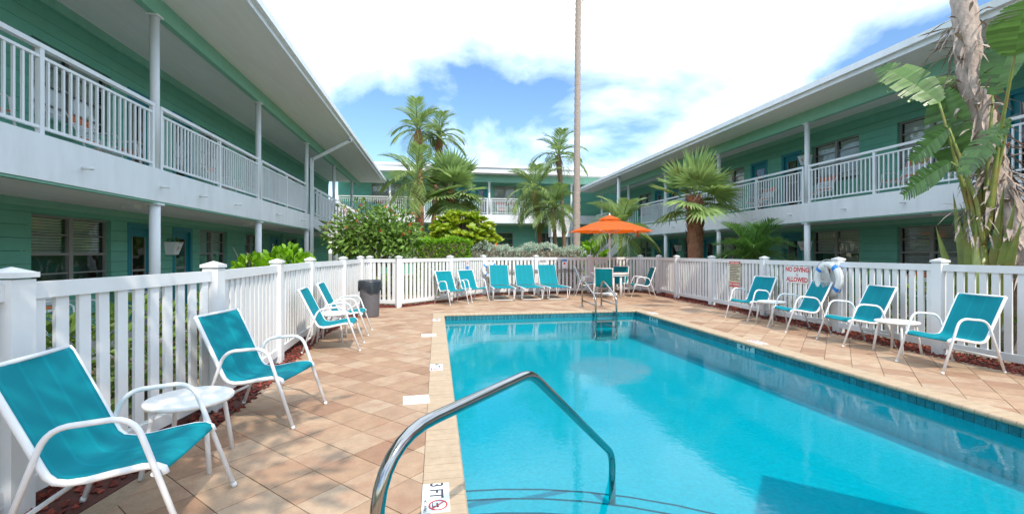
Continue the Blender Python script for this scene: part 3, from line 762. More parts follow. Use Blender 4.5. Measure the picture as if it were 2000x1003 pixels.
# ---- stair of the right wing behind the umbrella
rs = thing('outside_stair', 'white staircase of the right wing behind the orange umbrella', 'stairs', (10.3, 22.05, 0), math.pi)
n = 15; run_, rise = 3.3 / n, 2.8 / n
for s_ in (-1.5, -.05):
    b = MB(); b.bar((0, s_, 2.6), (3.3, s_, -.1), .05, .32); b.build('stringer', 'white_paint', rs)
    b = MB(); b.bar((0, s_, 3.8), (3.3, s_, 1.1), .05, .05); t_ = b.build('stair_rail', 'white_paint', rs)
    for i in range(26):
        x = .1 + i * .12; z = 2.75 - .818 * x; cube('baluster', 'white_paint', t_, x - .012, x + .012, s_ - .012, s_ + .012, z, z + 1.0)
for i in range(n): cube('tread', 'concrete', rs, i * run_, (i + 1) * run_ + .02, -1.47, -.08, 2.75 - (i + 1) * rise - .04, 2.75 - (i + 1) * rise)

# ---- yellow houses behind
for i, (x0, x1, zt_, lab) in enumerate(((4.6, 7.4, 9.35, 'leftmost pale yellow roof gable showing above the far white roof'), (8.4, 11.2, 9.3, 'pale yellow roof gable above the far roof, second from the left'), (11.5, 13.6, 9.1, 'pale yellow roof gable above the far roof, just left of the tall bare trunk'), (14.6, 18.0, 9.0, 'rightmost pale yellow roof gable above the far roof, right of the tall bare trunk'))):
    h_ = thing('yellow_house', lab, 'building', (x0, 42, 0), 0, 'yellow houses behind the motel'); w_ = x1 - x0
    b = MB(); b.box(0, w_, 0, 6, -.1, zt_ - .55); b.build('wall', 'yellow_wall', h_)
    b = MB(); b.add([(-.1, -.15, zt_ - .55), (w_ * .28, -.15, zt_ - .05), (w_ * .62, -.15, zt_), (w_ + .1, -.15, zt_ - .5), (-.1, 6, zt_ - .55), (w_ * .28, 6, zt_ - .05), (w_ * .62, 6, zt_), (w_ + .1, 6, zt_ - .5)],
          [(0, 3, 2, 1), (4, 5, 6, 7), (0, 1, 5, 4), (1, 2, 6, 5), (2, 3, 7, 6), (3, 0, 4, 7)]); b.build('roof', 'yellow_wall', h_)

# ================================================================ poolside furniture
def make_chair(recline=1.0, tall=1.0):
    """White tube sling chair facing +x: two bent side frames, sling on rails, stretchers."""
    t = thing('sling_chair', 'x', 'chair')
    W = .285
    for s_ in (-1, 1):
        y = s_ * W
        pts = [(.372, y * 1.02, .006), (.190, y, .53)] + arc((.190, y, .53), (.162, y, .622), (.07, y, .622), 5)[1:] + [(-.10, y, .606)] + arc((-.10, y, .606), (-.185, y, .592), (-.215, y, .50), 5)[1:] + [(-.385, y * 1.02, .006)]
        b = MB(); b.tube(pts, .0135, 10); fr = b.build('side_frame', 'powder_white', t)
        b = MB(); b.tube([(.3755, y * 1.02, .0), (.368, y * 1.02, .022)], .0155, 8); b.tube([(-.3885, y * 1.02, .0), (-.381, y * 1.02, .022)], .0155, 8); b.build('foot_cap', 'table_plastic', fr)
    bx = -.43 - .08 * (recline - 1); bz = .865 * tall
    prof = [(.275, .352), (.265, .378), (.235, .392), (.18, .392), (.07, .374), (-.04, .352), (-.115, .346), (-.165, .356), (-.195, .383), (-.215, .42)] + \
           [(-.215 + (bx + .215) * q, .42 + (bz - .42) * q) for q in (.25, .5, .75, .96)] + [(bx - .008, bz + .004)]
    for s_ in (-1, 1):
        b = MB(); b.tube([(x, s_ * .262, z - .004) for x, z in prof], .0165, 8); b.build('sling_rail', 'powder_white', t)
    b = MB(); ny = 7; vs = []; 
    for i, (x, z) in enumerate(prof):
        q = (x - prof[max(i - 1, 0)][0], z - prof[max(i - 1, 0)][1])
        nx, nz = prof[min(i + 1, len(prof) - 1)][1] - prof[max(i - 1, 0)][1], -(prof[min(i + 1, len(prof) - 1)][0] - prof[max(i - 1, 0)][0])
        l_ = math.hypot(nx, nz); nx, nz = nx / l_, nz / l_
        for j in range(ny):
            f = j / (ny - 1) * 2 - 1; sag = .022 * (1 - f * f) * (0.2 if i in (0, len(prof) - 1) else 1)
            vs.append((x + nx * (.010 - sag) * -1 * -1 if False else x - nx * sag * -1, f * .255, z - nz * sag * -1 + .008))
    # sag pushes seat down and back backwards
    vs = []
    for i, (x, z) in enumerate(prof):
        for j in range(ny):
            f = j / (ny - 1) * 2 - 1; sag = .02 * (1 - f * f) * (0.15 if i in (0, len(prof) - 1) else 1)
            back = min(1, max(0, (z - .36) / .2)) if x < -.15 else 0
            vs.append((x + .012 * back - sag * back, f * .255, z + .011 * (1 - back) - sag * (1 - back)))
    fs = [(i * ny + j, i * ny + j + 1, (i + 1) * ny + j + 1, (i + 1) * ny + j) for i in range(len(prof) - 1) for j in range(ny - 1)]
    o_ = len(vs); vs2 = vs + [(x - .004, y, z - .004) for x, y, z in vs]
    fs2 = fs + [tuple(o_ + q for q in reversed(f)) for f in fs]
    for j in range(ny - 1): fs2 += [(j + 1, j, o_ + j, o_ + j + 1)]; e = (len(prof) - 1) * ny; fs2 += [(e + j, e + j + 1, o_ + e + j + 1, o_ + e + j)]
    b.add(vs2, fs2, True); b.build('sling', 'sling', t)
    b = MB(); b.tube([(.225, -.27, .35), (.225, .27, .35)], .012, 8); b.build('stretcher', 'powder_white', t)
    b = MB(); b.tube([(-.33, -.285, .17), (-.33, .285, .17)], .012, 8); b.build('stretcher', 'powder_white', t)
    b = MB(); b.tube([(bx - .005, -.262, bz + .002), (bx - .005, .262, bz + .002)], .012, 8); b.build('top_bar', 'powder_white', t)
    return t
ch0 = make_chair(); used = []
CHG = 'teal sling chairs around the pool'
for x, y, a, lab in (
    (-1.54, 2.62, 3, 'teal sling chair nearest the camera in the lower left corner'),
    (-1.42, 4.16, -11, 'teal sling chair on the left just beyond the round side table, second from the camera'),
    (-1.45, 6.92, 3, 'third teal sling chair along the left fence, nearer of the pair by the trash can'),
    (-1.50, 8.10, 2, 'fourth teal sling chair along the left fence, next to the trash can'),
    (.40, 12.42, -58, 'leftmost teal sling chair at the far end in front of the back fence'),
    (1.03, 13.02, -60, 'teal sling chair at the far end, between another chair and the first lounger'),
    (6.47, 8.60, 190, 'teal sling chair under the pool rules sign on the right'),
    (6.35, 7.19, 169, 'teal sling chair in front of the life ring on the right'),
    (6.28, 6.01, 170, 'second teal sling chair from the right edge, right of the life ring'),
    (6.07, 4.56, 174, 'rightmost teal sling chair, large, against the right fence'),
): place(ch0, used, (x, y, 0), R(a), lab, CHG)
dc0 = make_chair(.4, 1.05); dused = []
for x, y, a, lab in (
    (4.78, 14.15, -12, 'teal sling chair on the left side of the umbrella table facing right'),
    (5.02, 13.2, 66, 'teal sling chair at the umbrella table with its back to the camera'),
    (5.98, 14.45, 232, 'teal sling chair on the far side of the umbrella table'),
    (6.35, 13.52, 170, 'teal sling chair on the right side of the umbrella table facing left'),
): place(dc0, dused, (x, y, 0), R(a), lab, 'teal sling chairs at the umbrella table')

def make_side_table():
    t = thing('side_table', 'x', 'table')
    b = MB(); b.lathe([(.22, .405), (.246, .41), (.252, .42), (.250, .432), (.24, .437), (.01, .440)], 32); b.build('table_top', 'table_plastic', t)
    for q in range(4):
        a = math.pi / 4 + q * math.pi / 2; c, s_ = math.cos(a), math.sin(a)
        b = MB(); b.tube([(.14 * c, .14 * s_, .40), (.185 * c, .185 * s_, .392), (.205 * c, .205 * s_, .37), (.215 * c, .215 * s_, .33), (.265 * c, .265 * s_, 0)], .0155, 8); b.build('leg', 'powder_white', t)
    return t
st0 = make_side_table(); tus = []
for x, y, a, lab in ((-1.60, 3.30, 3, 'white round side table between the two nearest teal chairs on the left'), (-1.62, 7.53, 0, 'white round side table half hidden between the two far left chairs'),
                     (6.42, 7.92, 10, 'white round side table between two right-hand chairs, near the no diving sign'), (6.29, 5.36, 8, 'white round side table beside the rightmost teal chair')):
    place(st0, tus, (x, y, 0), R(a), lab, 'white side tables')

def make_lounger():
    t = thing('sun_lounger', 'x', 'sun lounger')            # faces +x (foot end), back raised
    W = .31; bk = [(-.18, .36), (-.30, .54), (-.42, .75), (-.535, .965)]
    for s_ in (-1, 1):
        b = MB(); b.tube([(1.02, s_ * W, .335), (1.0, s_ * W, .36), (-.45, s_ * W, .36)], .016, 8); b.build('side_rail', 'powder_white', t)
        b = MB(); b.tube([(x, s_ * .29, z) for x, z in bk], .016, 8); b.build('back_rail', 'powder_white', t)
    for x in (.78, -.32):
        b = MB(); b.tube([(x - .12, -W, .35), (x - .02, -W, .03)] + [(x, -W + .03, .012), (x, W - .03, .012)] + [(x - .02, W, .03), (x - .12, W, .35)], .012, 8); b.build('leg_loop', 'powder_white', t)
        b = MB(); b.tube([(x + .16, -W, .35), (x + .08, -W, .012)], .012, 8); b.tube([(x + .16, W, .35), (x + .08, W, .012)], .012, 8); b.build('leg_brace', 'powder_white', t)
    b = MB(); b.tube([(-.45, -W, .36), (-.45, W, .36)], .014, 8); b.build('cross_bar', 'powder_white', t)
    for nm, pr in (('seat_sling', [(1.0, .368), (.6, .362), (.2, .362), (-.17, .372)]), ('back_sling', [(-.165, .385), (-.285, .56), (-.405, .77), (-.53, .985)])):
        b = MB(); vs = []; fs = []; ny = 6
        for i, (x, z) in enumerate(pr):
            for j in range(ny):
                f = j / (ny - 1) * 2 - 1; sg = .018 * (1 - f * f) * (.3 if i in (0, 3) else 1)
                vs.append((x - (sg if nm == 'back_sling' else 0), f * .29, z - (sg if nm == 'seat_sling' else 0)))
        fs = [(i * ny + j, i * ny + j + 1, (i + 1) * ny + j + 1, (i + 1) * ny + j) for i in range(3) for j in range(ny - 1)]
        b.add(vs, fs, True); b.add([(x - .004, y, z - .004) for x, y, z in vs], [tuple(reversed(f)) for f in fs], True); b.build(nm, 'sling', t)
    return t
lg0 = make_lounger(); lus = []
for x, y, a, lab in ((1.93, 13.85, -91, 'left teal sun lounger of three in front of the back fence'), (2.76, 13.87, -89.5, 'middle teal sun lounger of three in front of the back fence'), (3.53, 13.90, -88, 'right teal sun lounger of three in front of the back fence')):
    place(lg0, lus, (x, y, 0), R(a), lab, 'teal sun loungers')

# round dining table with umbrella
dt = thing('dining_table', 'white round patio table under the orange umbrella', 'table', (5.42, 13.78, 0))
b = MB(); b.lathe([(.04, .70), (.55, .70), (.60, .712), (.605, .728), (.595, .74), (.04, .742)], 36, caps=False); b.build('table_top', 'table_plastic', dt)
b = MB(); b.lathe([(.57, .66), (.575, .70), (.555, .70), (.55, .66)], 36, caps=False); b.build('apron', 'powder_white', dt)
for q in range(4):
    a = R(20 + 90 * q); b = MB(); b.tube([(.50 * math.cos(a), .50 * math.sin(a), .70), (.50 * math.cos(a), .50 * math.sin(a), 0)], .03, 10); b.build('leg', 'powder_white', dt)
def umbrella(label, loc, rz, rad, zlow, ztop, base_col, n=8):
    u = thing('patio_umbrella', label, 'umbrella', loc, rz, 'orange patio umbrellas')
    b = MB(); b.tube([(0, 0, .05), (0, 0, ztop + .02)], .021, 12); b.build('pole', 'white_paint', u)
    b = MB(); b.lathe([(.16, .0), (.24, .02), (.24, .10), (.10, .14), (.045, .16), (.04, .32), (.03, .34)], 20); b.build('base', base_col, u)
    cn = MB(); rings = []
    for fr, zf in ((.22, .80), (.5, .56), (.78, .26), (1.0, 0.0)):
        rings.append((fr, zlow + (ztop - .1 - zlow) * zf))
    vs = []; m_ = n * 2
    for fr, z in rings:
        for j in range(m_):
            a = 2 * math.pi * j / m_; rr = rad * fr; dip = 0
            if j % 2: rr *= math.cos(math.pi / n) * (1 - .015 * fr); dip = -.018 * (1 - fr) - .01 * fr * (0 if fr == 1 else 1) + (.02 if fr == 1 else 0)
            vs.append((rr * math.cos(a), rr * math.sin(a), z + dip))
    fs = [(i * m_ + j, i * m_ + (j + 1) % m_, (i + 1) * m_ + (j + 1) % m_, (i + 1) * m_ + j) for i in range(len(rings) - 1) for j in range(m_)]
    cn.add(vs, [tuple(reversed(f)) for f in fs])
    cn.build('canopy', 'orange', u)
    b = MB(); vs = [(0, 0, ztop)]
    for j in range(m_):
        a = 2 * math.pi * j / m_; rr = rad * .27 * (1 if j % 2 == 0 else math.cos(math.pi / n)); vs.append((rr * math.cos(a), rr * math.sin(a), zlow + (ztop - .1 - zlow) * .80 + (.03 if j % 2 == 0 else .045)))
    b.add(vs, [(0, 1 + j, 1 + (j + 1) % m_) for j in range(m_)]); b.build('vent', 'orange', u)
    b = MB(); b.lathe([(.005, 0), (.02, .01), (.025, .03), (.005, .055)], 8); b.build('finial', 'white_paint', u, (0, 0, ztop))
    for j in range(n):
        a = 2 * math.pi * j / n; c, s_ = math.cos(a), math.sin(a)
        b = MB(); b.tube([(.03 * c, .03 * s_, ztop - .16)] + [(rad * fr * c, rad * fr * s_, z - .022) for fr, z in rings[1:]], .009, 5); b.build('rib', 'white_paint', u)
        b = MB(); b.tube([(.03 * c, .03 * s_, zlow - .05), (rad * .55 * c, rad * .55 * s_, zlow + (ztop - .1 - zlow) * .5 - .03)], .007, 5); b.build('strut', 'white_paint', u)
    b = MB(); b.lathe([(.022, -.05), (.05, -.04), (.05, .0), (.022, .01)], 12, caps=False); b.build('hub', 'white_paint', u, (0, 0, zlow - .03))
    b = MB()
    for q in (0, 1): b.bar((rad * .82, .03 + q * .05, zlow + .05), (rad * .82, .03 + q * .05, zlow - .13), .035, .004, (1, 0, 0))
    b.build('tie_strap', 'orange', u)
    return u
umbrella('orange patio umbrella over the white table at the far end of the pool', (5.42, 13.78, 0), R(12), 1.36, 2.03, 2.58, 'powder_white')
umbrella('orange patio umbrella standing at the near end of the pool outside the picture', (3.46, -.08, 0), R(92), 1.5, 2.08, 2.75, 'grey_plastic', 4)

# trash can with bag
tr = thing('trash_can', 'grey ribbed plastic trash can with a black bag folded over its rim', 'trash can', (-1.43, 10.25, 0))
b = MB(); b.lathe([(.185, 0), (.19, .02), (.215, .72), (.215, .735)], 48, wob=.012); b.build('barrel', 'grey_plastic', tr)
b = MB(); b.lathe([(.222, .715), (.232, .73), (.232, .765), (.222, .775), (.19, .775), (.185, .70)], 40, caps=False); b.build('rim', 'grey_plastic', tr)
b = MB(); vs = []; n = 40
for k, (rr, z) in enumerate(((.17, .66), (.20, .775), (.232, .785), (.245, .75), (.245, .70), (.243, .64))):
    for j in range(n):
        a = 2 * math.pi * j / n; lump = .5 + .5 * math.sin(a * 3 + 5.2) + .25 * math.sin(a * 7)
        zz_ = z - (max(0, k - 3) * .045 * lump + (.05 * max(0, math.cos(a + .5)) if k > 3 else 0)) + random.uniform(-.004, .004)
        r_ = rr + random.uniform(-.002, .006) + (.012 * math.sin(a * 9) if k > 3 else 0); vs.append((r_ * math.cos(a), r_ * math.sin(a), zz_))
b.add(vs, [(i * n + j, i * n + (j + 1) % n, (i + 1) * n + (j + 1) % n, (i + 1) * n + j) for i in range(5) for j in range(n)], True); b.build('bag', 'black_bag', tr)

# ================================================================ pool ladder and grab rail
ld = thing('pool_ladder', 'stainless steel pool ladder at the far end of the pool', 'ladder', (0, 0, 0))
for x in (3.66, 4.17):
    pts = [(x, 11.17, -.0), (x, 11.17, .50)] + arc((x, 11.17, .5), (x, 11.15, .66), (x, 10.98, .64), 6)[1:] + [(x, 10.85, .60), (x, 10.32, .40)] + arc((x, 10.32, .40), (x, 10.20, .35), (x, 10.18, .22), 5)[1:] + [(x, 10.16, -.64)]
    b = MB(); b.tube(pts, .0225, 12); rl = b.build('rail', 'steel', ld)
    b = MB(); b.tube([(x, 11.17, .16), (x, 10.20, .16)], .017, 10); b.build('brace', 'steel', rl)
    b = MB(); b.lathe([(.055, 0.0), (.055, .008), (.03, .018)], 16, c=(x, 11.17, .003)); b.build('escutcheon', 'steel', rl)
for z in (-.10, -.35, -.58): cube('ladder_step', 'steel', ld, 3.68, 4.15, 10.10, 10.18, z - .015, z + .015)
gr = thing('grab_rail', 'bent stainless steel grab rail in the foreground at the pool steps', 'handrail', (0, 0, 0))
A, T, B_ = Vector((-.185, 1.47, 0)), Vector((.455, 2.19, 0)), Vector((1.215, 3.04, 0))
d_ = (T - A).normalized()
def hz(p, z): return Vector((p.x, p.y, z))
pts = [hz(A, -.02), hz(A, .52)] + arc(hz(A, .52), hz(A, .785), hz(A + d_ * .26, .785), 8)[1:] + [hz(T - d_ * .09, .79)] + arc(hz(T - d_ * .09, .79), hz(T, .79), hz(T + d_ * .075, .735), 6)[1:]
E_ = hz(B_, -.03); q_ = (E_ - hz(T, .79)).normalized()
pts += arc(E_ - q_ * .10, E_, hz(B_, -.13), 6) + [hz(B_, -.44)]
b = MB(); b.tube(pts, .0235, 20); b.build('rail', 'steel', gr)
b = MB(); b.lathe([(.06, 0), (.06, .01), (.03, .025)], 24, c=(A.x, A.y, .003)); b.build('escutcheon', 'steel', gr)

# ================================================================ depth markers, skimmer lids
def no_diving_icon(p, size, parent):
    n = 24; b = MB(); ro, ri = size / 2, size / 2 * .82
    vs = [(r_ * math.cos(2 * math.pi * j / n), r_ * math.sin(2 * math.pi * j / n), 0) for r_ in (ri, ro) for j in range(n)]
    b.add(vs, [(j, n + j, n + (j + 1) % n, (j + 1) % n) for j in range(n)])
    b.bar((-.30 * size, .30 * size, .0003), (.30 * size, -.30 * size, .0003), size * .07, .0004)
    o = b.build('no_diving_mark', 'red_ink', parent, p)
    b = MB(); b.bar((-.18 * size, -.05 * size, -.0002), (.2 * size, .0, -.0002), size * .1, .0003); b.bar((.05 * size, -.02 * size, -.0002), (.12 * size, -.25 * size, -.0002), size * .07, .0003)
    b.bar((-.3 * size, -.28 * size, -.0002), (.3 * size, -.28 * size, -.0002), size * .04, .0003); b.build('diver_mark', 'dark_ink', o)
    return o
def depth_tile(txt, label, loc, rz, icon=True, s=.152):
    t = thing('depth_marker', label, 'marker', loc, rz, 'pool depth markers')
    cube('tile', 'sign_white', t, -s if icon else -s / 2, s if icon else s / 2, -s / 2, s / 2, -.004, .003)
    ob('lettering', text_mesh(txt, .108, 'dark_ink', .0004, .002), t, (-.072 if icon else 0, .0, .0038), 0, (.85, 1, 1))
    if icon:
        no_diving_icon((.085, .012, .0044), .105, t); ob('small_lettering', text_mesh('NO DIVING', .024, 'dark_ink', .0003), t, (.085, -.058, .0040))
    return t
depth_tile('3 FT', 'white 3 FT depth tile with no diving mark on the near left coping', (-.005, 2.60, .004), -math.pi / 2)
depth_tile('4 FT', 'white 4 FT depth tile halfway along the left coping', (-.005, 5.55, .004), -math.pi / 2)
depth_tile('4 FT', 'small far depth tile on the left coping near the back corner', (-.005, 9.45, .004), -math.pi / 2)
depth_tile('4 FT', 'white depth tile on the right coping opposite the chairs', (4.86, 6.30, .004), math.pi / 2)
depth_tile('4 FT', 'white depth tile on the right coping near the far corner', (4.86, 9.75, .004), math.pi / 2)
def wall_tile(txt, label, y):
    t = thing('depth_marker', label, 'marker', (PX1 - .013, y, -.046 - tb / 2), 0, 'pool depth markers'); t.rotation_euler = (math.pi / 2, 0, -math.pi / 2)
    cube('tile', 'tile_grout', t, -.20, .20, -tb / 2 + .003, tb / 2 - .003, -.003, .002)
    ob('lettering', text_mesh(txt, .085, 'dark_ink', .0004, .003), t, (0, 0, .0025), 0, (1.7, 1, 1))
wall_tile('4 FT', '4 FT depth tile set in the waterline tiles of the right pool wall', 6.33)
wall_tile('4 FT', 'depth tile in the waterline tiles of the right pool wall near the far corner', 9.35)
for x, y, a, lab in ((-.19, 4.36, 4, 'white square skimmer lid on the deck beside the left coping, nearer one'), (-.13, 7.72, 2, 'white square skimmer lid on the deck beside the left coping, farther one')):
    t = thing('skimmer_lid', lab, 'lid', (x, y, .0035), R(a), 'skimmer lids')
    cube('lid', 'sign_white', t, -.12, .12, -.115, .115, -.004, .006); cube('finger_slot', 'alu', t, -.03, .03, -.008, .008, .0062, .007)

# ================================================================ signs and life rings on the fence
def sign_on(name, label, p, rz, w, h, m, group=None):
    """Flat plate standing in the x-z plane of its own frame, its face towards -y."""
    t = thing(name, label, 'sign', p, rz, group)
    cube('plate', m, t, -w / 2, w / 2, -.004, 0, -h / 2, h / 2); return t
def face_text(t, txt, size, m, x, z, sx=1, bold=.0):
    ob('lettering', text_mesh(txt, size, m, .0005, bold), t, (x, -.0052, z), (math.pi / 2, 0, 0), (sx, 1, 1))
# right fence: face towards -X -> rotate the plate by -90 degrees
def fx(y):
    for (x0, y0), (x1, y1) in zip(RPOSTS, RPOSTS[1:]):
        if y1 <= y <= y0: return x0 + (x1 - x0) * (y - y0) / (y1 - y0), math.atan2(y0 - y1, x0 - x1) - math.pi
x, a = fx(9.98)
t = sign_on('pool_rules_sign', 'cream pool rules sign with red header and red NO DIVING strip on the right fence', (x - .032, 9.98, .86), a, .46, .62, 'sign_cream')
cube('header_band', 'red_ink', t, -.225, .225, -.0046, -.0041, .245, .305); cube('footer_band', 'red_ink', t, -.225, .225, -.0046, -.0041, -.305, -.195)
face_text(t, 'POOL RULES', .055, 'sign_white', 0, .275, 1.1, .001); face_text(t, 'NO DIVING', .085, 'sign_white', 0, -.25, 1.0, .002)
b = MB(); random.seed(3)
for i in range(10):
    z = .215 - i * .04; x_ = -.205
    while x_ < .19 - (random.random() * .12 if i % 3 == 2 else 0):
        w_ = random.uniform(.02, .06); b.box(x_, min(.205, x_ + w_), -.0046, -.0041, z - .011, z + .011); x_ += w_ + .012
b.build('rule_lines', 'dark_ink', t)
x, a = fx(7.87)
t = sign_on('no_diving_sign', 'white sign with red letters NO DIVING ALLOWED on the right fence', (x - .032, 7.87, .95), a, .60, .33, 'sign_white')
face_text(t, 'NO DIVING', .125, 'red_ink', 0, .095, .98, .004); face_text(t, 'ALLOWED', .125, 'red_ink', 0, -.1, .98, .004)
o = no_diving_icon((0, -.0052, 0), .06, t); o.rotation_euler = (math.pi / 2, 0, 0)
def back_pt(i, f, off=.034):
    (x0, y0), (x1, y1) = BPOSTS[i], BPOSTS[i + 1]; L = math.hypot(x1 - x0, y1 - y0)
    return (x0 + (x1 - x0) * f + off * (y1 - y0) / L, y0 + (y1 - y0) * f - off * (x1 - x0) / L), math.atan2(y1 - y0, x1 - x0)
p, a = back_pt(2, .46)
t = sign_on('notice_sign', 'small white and blue notice with red no symbol on the back fence above a chair', (*p, .98), a, .17, .34, 'sign_white')
cube('blue_band', 'sign_blue', t, -.075, .075, -.0046, -.0041, -.15, -.01)
o = no_diving_icon((0, -.0052, .09), .12, t); o.rotation_euler = (math.pi / 2, 0, 0)
p, a = back_pt(4, .12)
t = sign_on('notice_sign', 'small white notice with black printed lines on the back fence behind the right lounger', (*p, 1.03), a, .25, .25, 'sign_white')
b = MB()
for i, (w_, z) in enumerate(((.2, .09), (.21, .06), (.2, .035), (.06, -.02), (.2, -.075))): b.box(-w_ / 2, w_ / 2, -.0046, -.0041, z - .008, z + .008)
b.build('print_lines', 'dark_ink', t)
p, a = back_pt(4, .52)
t = sign_on('notice_sign', 'small notice with blue top band on the back fence, right of the loungers', (*p, 1.0), a, .17, .30, 'sign_white')
cube('blue_band', 'sign_blue', t, -.085, .085, -.0046, -.0041, .08, .15); cube('red_mark', 'red_ink', t, -.03, .03, -.0046, -.0041, -.02, .05)

def life_ring(label, p, rz, rad=.31):
    t = thing('life_ring', label, 'life ring', p, rz, 'life rings')      # ring in the x-z plane
    n, m_ = 48, 12; rt = .066; R0 = rad - rt; b = MB(); vs = []
    for i in range(n):
        a = 2 * math.pi * i / n
        for j in range(m_):
            w = 2 * math.pi * j / m_; q = R0 + rt * math.cos(w); vs.append((q * math.cos(a), .8 * rt * math.sin(w), q * math.sin(a)))
    b.add(vs, [(i * m_ + j, ((i + 1) % n) * m_ + j, ((i + 1) % n) * m_ + (j + 1) % m_, i * m_ + (j + 1) % m_) for i in range(n) for j in range(m_)], True); b.build('ring', 'sign_white', t)
    for a0 in (50, 140, 230, 320):
        b = MB(); vs = []; k = 5
        for i in range(k):
            a = R(a0 - 7 + 14 * i / (k - 1))
            for j in range(m_):
                w = 2 * math.pi * j / m_; q = R0 + (rt + .004) * math.cos(w); vs.append((q * math.cos(a), .8 * (rt + .004) * math.sin(w), q * math.sin(a)))
        b.add(vs, [(i * m_ + j, (i + 1) * m_ + j, (i + 1) * m_ + (j + 1) % m_, i * m_ + (j + 1) % m_) for i in range(k - 1) for j in range(m_)], True); b.build('band', 'ring_blue', t)
    b = MB(); pts = []
    for i in range(65):
        a = 2 * math.pi * i / 64; q = rad + .006 + .02 * abs(math.sin(2 * (a - R(50)))); pts.append((q * math.cos(a), -.02, q * math.sin(a)))
    b.tube(pts, .006, 6); b.build('grab_line', 'rope', t)
    b = MB()
    for k in range(7):
        dx = -.05 + .02 * k; b.tube([(dx * .3, -.06, .22), (dx - .03, -.075, .10), (dx * 1.4 - .03, -.07, -.06), (dx * 1.2 + .01, -.07, -.15 - .012 * (k % 3)), (dx * .9 + .06, -.07, -.05), (dx * .5 + .05, -.07, .10), (.02, -.06, .21)], .005, 5)
    b.build('rope_coil', 'rope', t)
    b = MB(); b.tube([(0, .06, .20), (0, -.055, .19), (0, -.075, .235)], .008, 6); b.build('hook', 'steel', t)
    return t
x, a = fx(6.98)
life_ring('white life ring with blue bands and rope coil hung on the right fence', (x - .125, 6.98, .92), a)
p, a = back_pt(3, .04, .10)
life_ring('white life ring half hidden behind the left lounger on the back fence', (p[0] + .12, p[1] - .02, .82), a, .26)
# rescue pole on the back fence
rp = thing('rescue_pole', 'pair of thin grey rescue poles hung level along the back fence behind the loungers', 'pole')
(p0, a0), (p1, a1) = back_pt(3, .2, .06), back_pt(4, .85, .06)
for z in (.80, .74):
    b = MB(); b.tube([(*p0, z), (*p1, z)], .014, 8); b.build('pole', 'alu', rp)

# ================================================================ plants
random.seed(11)
def rv(s=1.0): return Vector((random.uniform(-s, s), random.uniform(-s, s), random.uniform(-s, s)))
def cloud(b, c, rad, n, L, W, inner=.55, lump=.22, droop=.15, up=.35, seg=2, seed=0):
    """Leaves spread through the outer shell of a lumpy crown."""
    rng = random.Random(seed); c = Vector(c); lob = [(Vector((rng.gauss(0, 1), rng.gauss(0, 1), rng.gauss(0, .8))).normalized(), rng.uniform(-.5, 1)) for _ in range(14)]
    for _ in range(n):
        d = Vector((rng.gauss(0, 1), rng.gauss(0, 1), rng.gauss(0, 1))).normalized()
        k = 1 + lump * sum(w * max(0, d.dot(q) - .55) * 2.2 for q, w in lob)
        r_ = (inner + (1 - inner) * rng.random() ** .6) * k
        p = c + Vector((d.x * rad[0], d.y * rad[1], d.z * rad[2])) * r_
        o = (d + Vector((rng.uniform(-.9, .9), rng.uniform(-.9, .9), rng.uniform(-.6, .9) + up))).normalized()
        s_ = rng.uniform(.65, 1.25)
        b.leaf(p, o, d + Vector((rng.uniform(-.5, .5), rng.uniform(-.5, .5), .6)), L * s_, W * s_, droop, seg, .25)
def limbs(b, base, tops, r0, sub=3, seed=0):
    rng = random.Random(seed); base = Vector(base)
    for t in tops:
        t = Vector(t); m_ = base.lerp(t, .5) + Vector((rng.uniform(-.12, .12), rng.uniform(-.12, .12), .1))
        b.tube([base, base.lerp(m_, .5), m_, t], [r0, r0 * .8, r0 * .6, r0 * .28], 7)
        for k in range(sub):
            e = t + Vector((rng.uniform(-.5, .5), rng.uniform(-.5, .5), rng.uniform(.0, .5))); q = m_.lerp(t, rng.uniform(.2, .9))
            b.tube([q, q.lerp(e, .5) + Vector((0, 0, .06)), e], [r0 * .4, r0 * .28, r0 * .12], 5)
def shrub(name, label, cat, loc, rad, zc, n, L, W, m, stems=5, inner=.5, seed=1, group=None, seg=2, up=.35, flowers=0, lump=.22, droop=.15):
    t = thing(name, label, cat, loc, 0, group)
    b = MB(); cloud(b, (0, 0, zc), rad, n, L, W, inner, lump, droop, up, seg, seed); cr = b.build('foliage', m, t)
    b = MB(); rng = random.Random(seed + 5)
    limbs(b, (0, 0, -.05), [(rng.uniform(-.5, .5) * rad[0], rng.uniform(-.5, .5) * rad[1], zc + rng.uniform(-.3, .2) * rad[2]) for _ in range(stems)], max(.018, rad[0] * .035), 2, seed)
    b.build('stems', 'branch', t)
    if flowers:
        b = MB(); 
        for _ in range(flowers):
            d = Vector((rng.gauss(0, 1), rng.gauss(0, 1) - .5, rng.gauss(0, 1) + .2)).normalized(); p = Vector((d.x * rad[0], d.y * rad[1], zc + d.z * rad[2])) * 1.0
            p = Vector((d.x * rad[0] * 1.02, d.y * rad[1] * 1.02, zc + d.z * rad[2] * 1.02))
            for k in range(7): b.leaf(p + rv(.03), (d + rv(.8)).normalized(), d, random.uniform(.05, .08), .05, .1, 2, .2)
        b.build('flowers', 'flower_red', t)
    return t
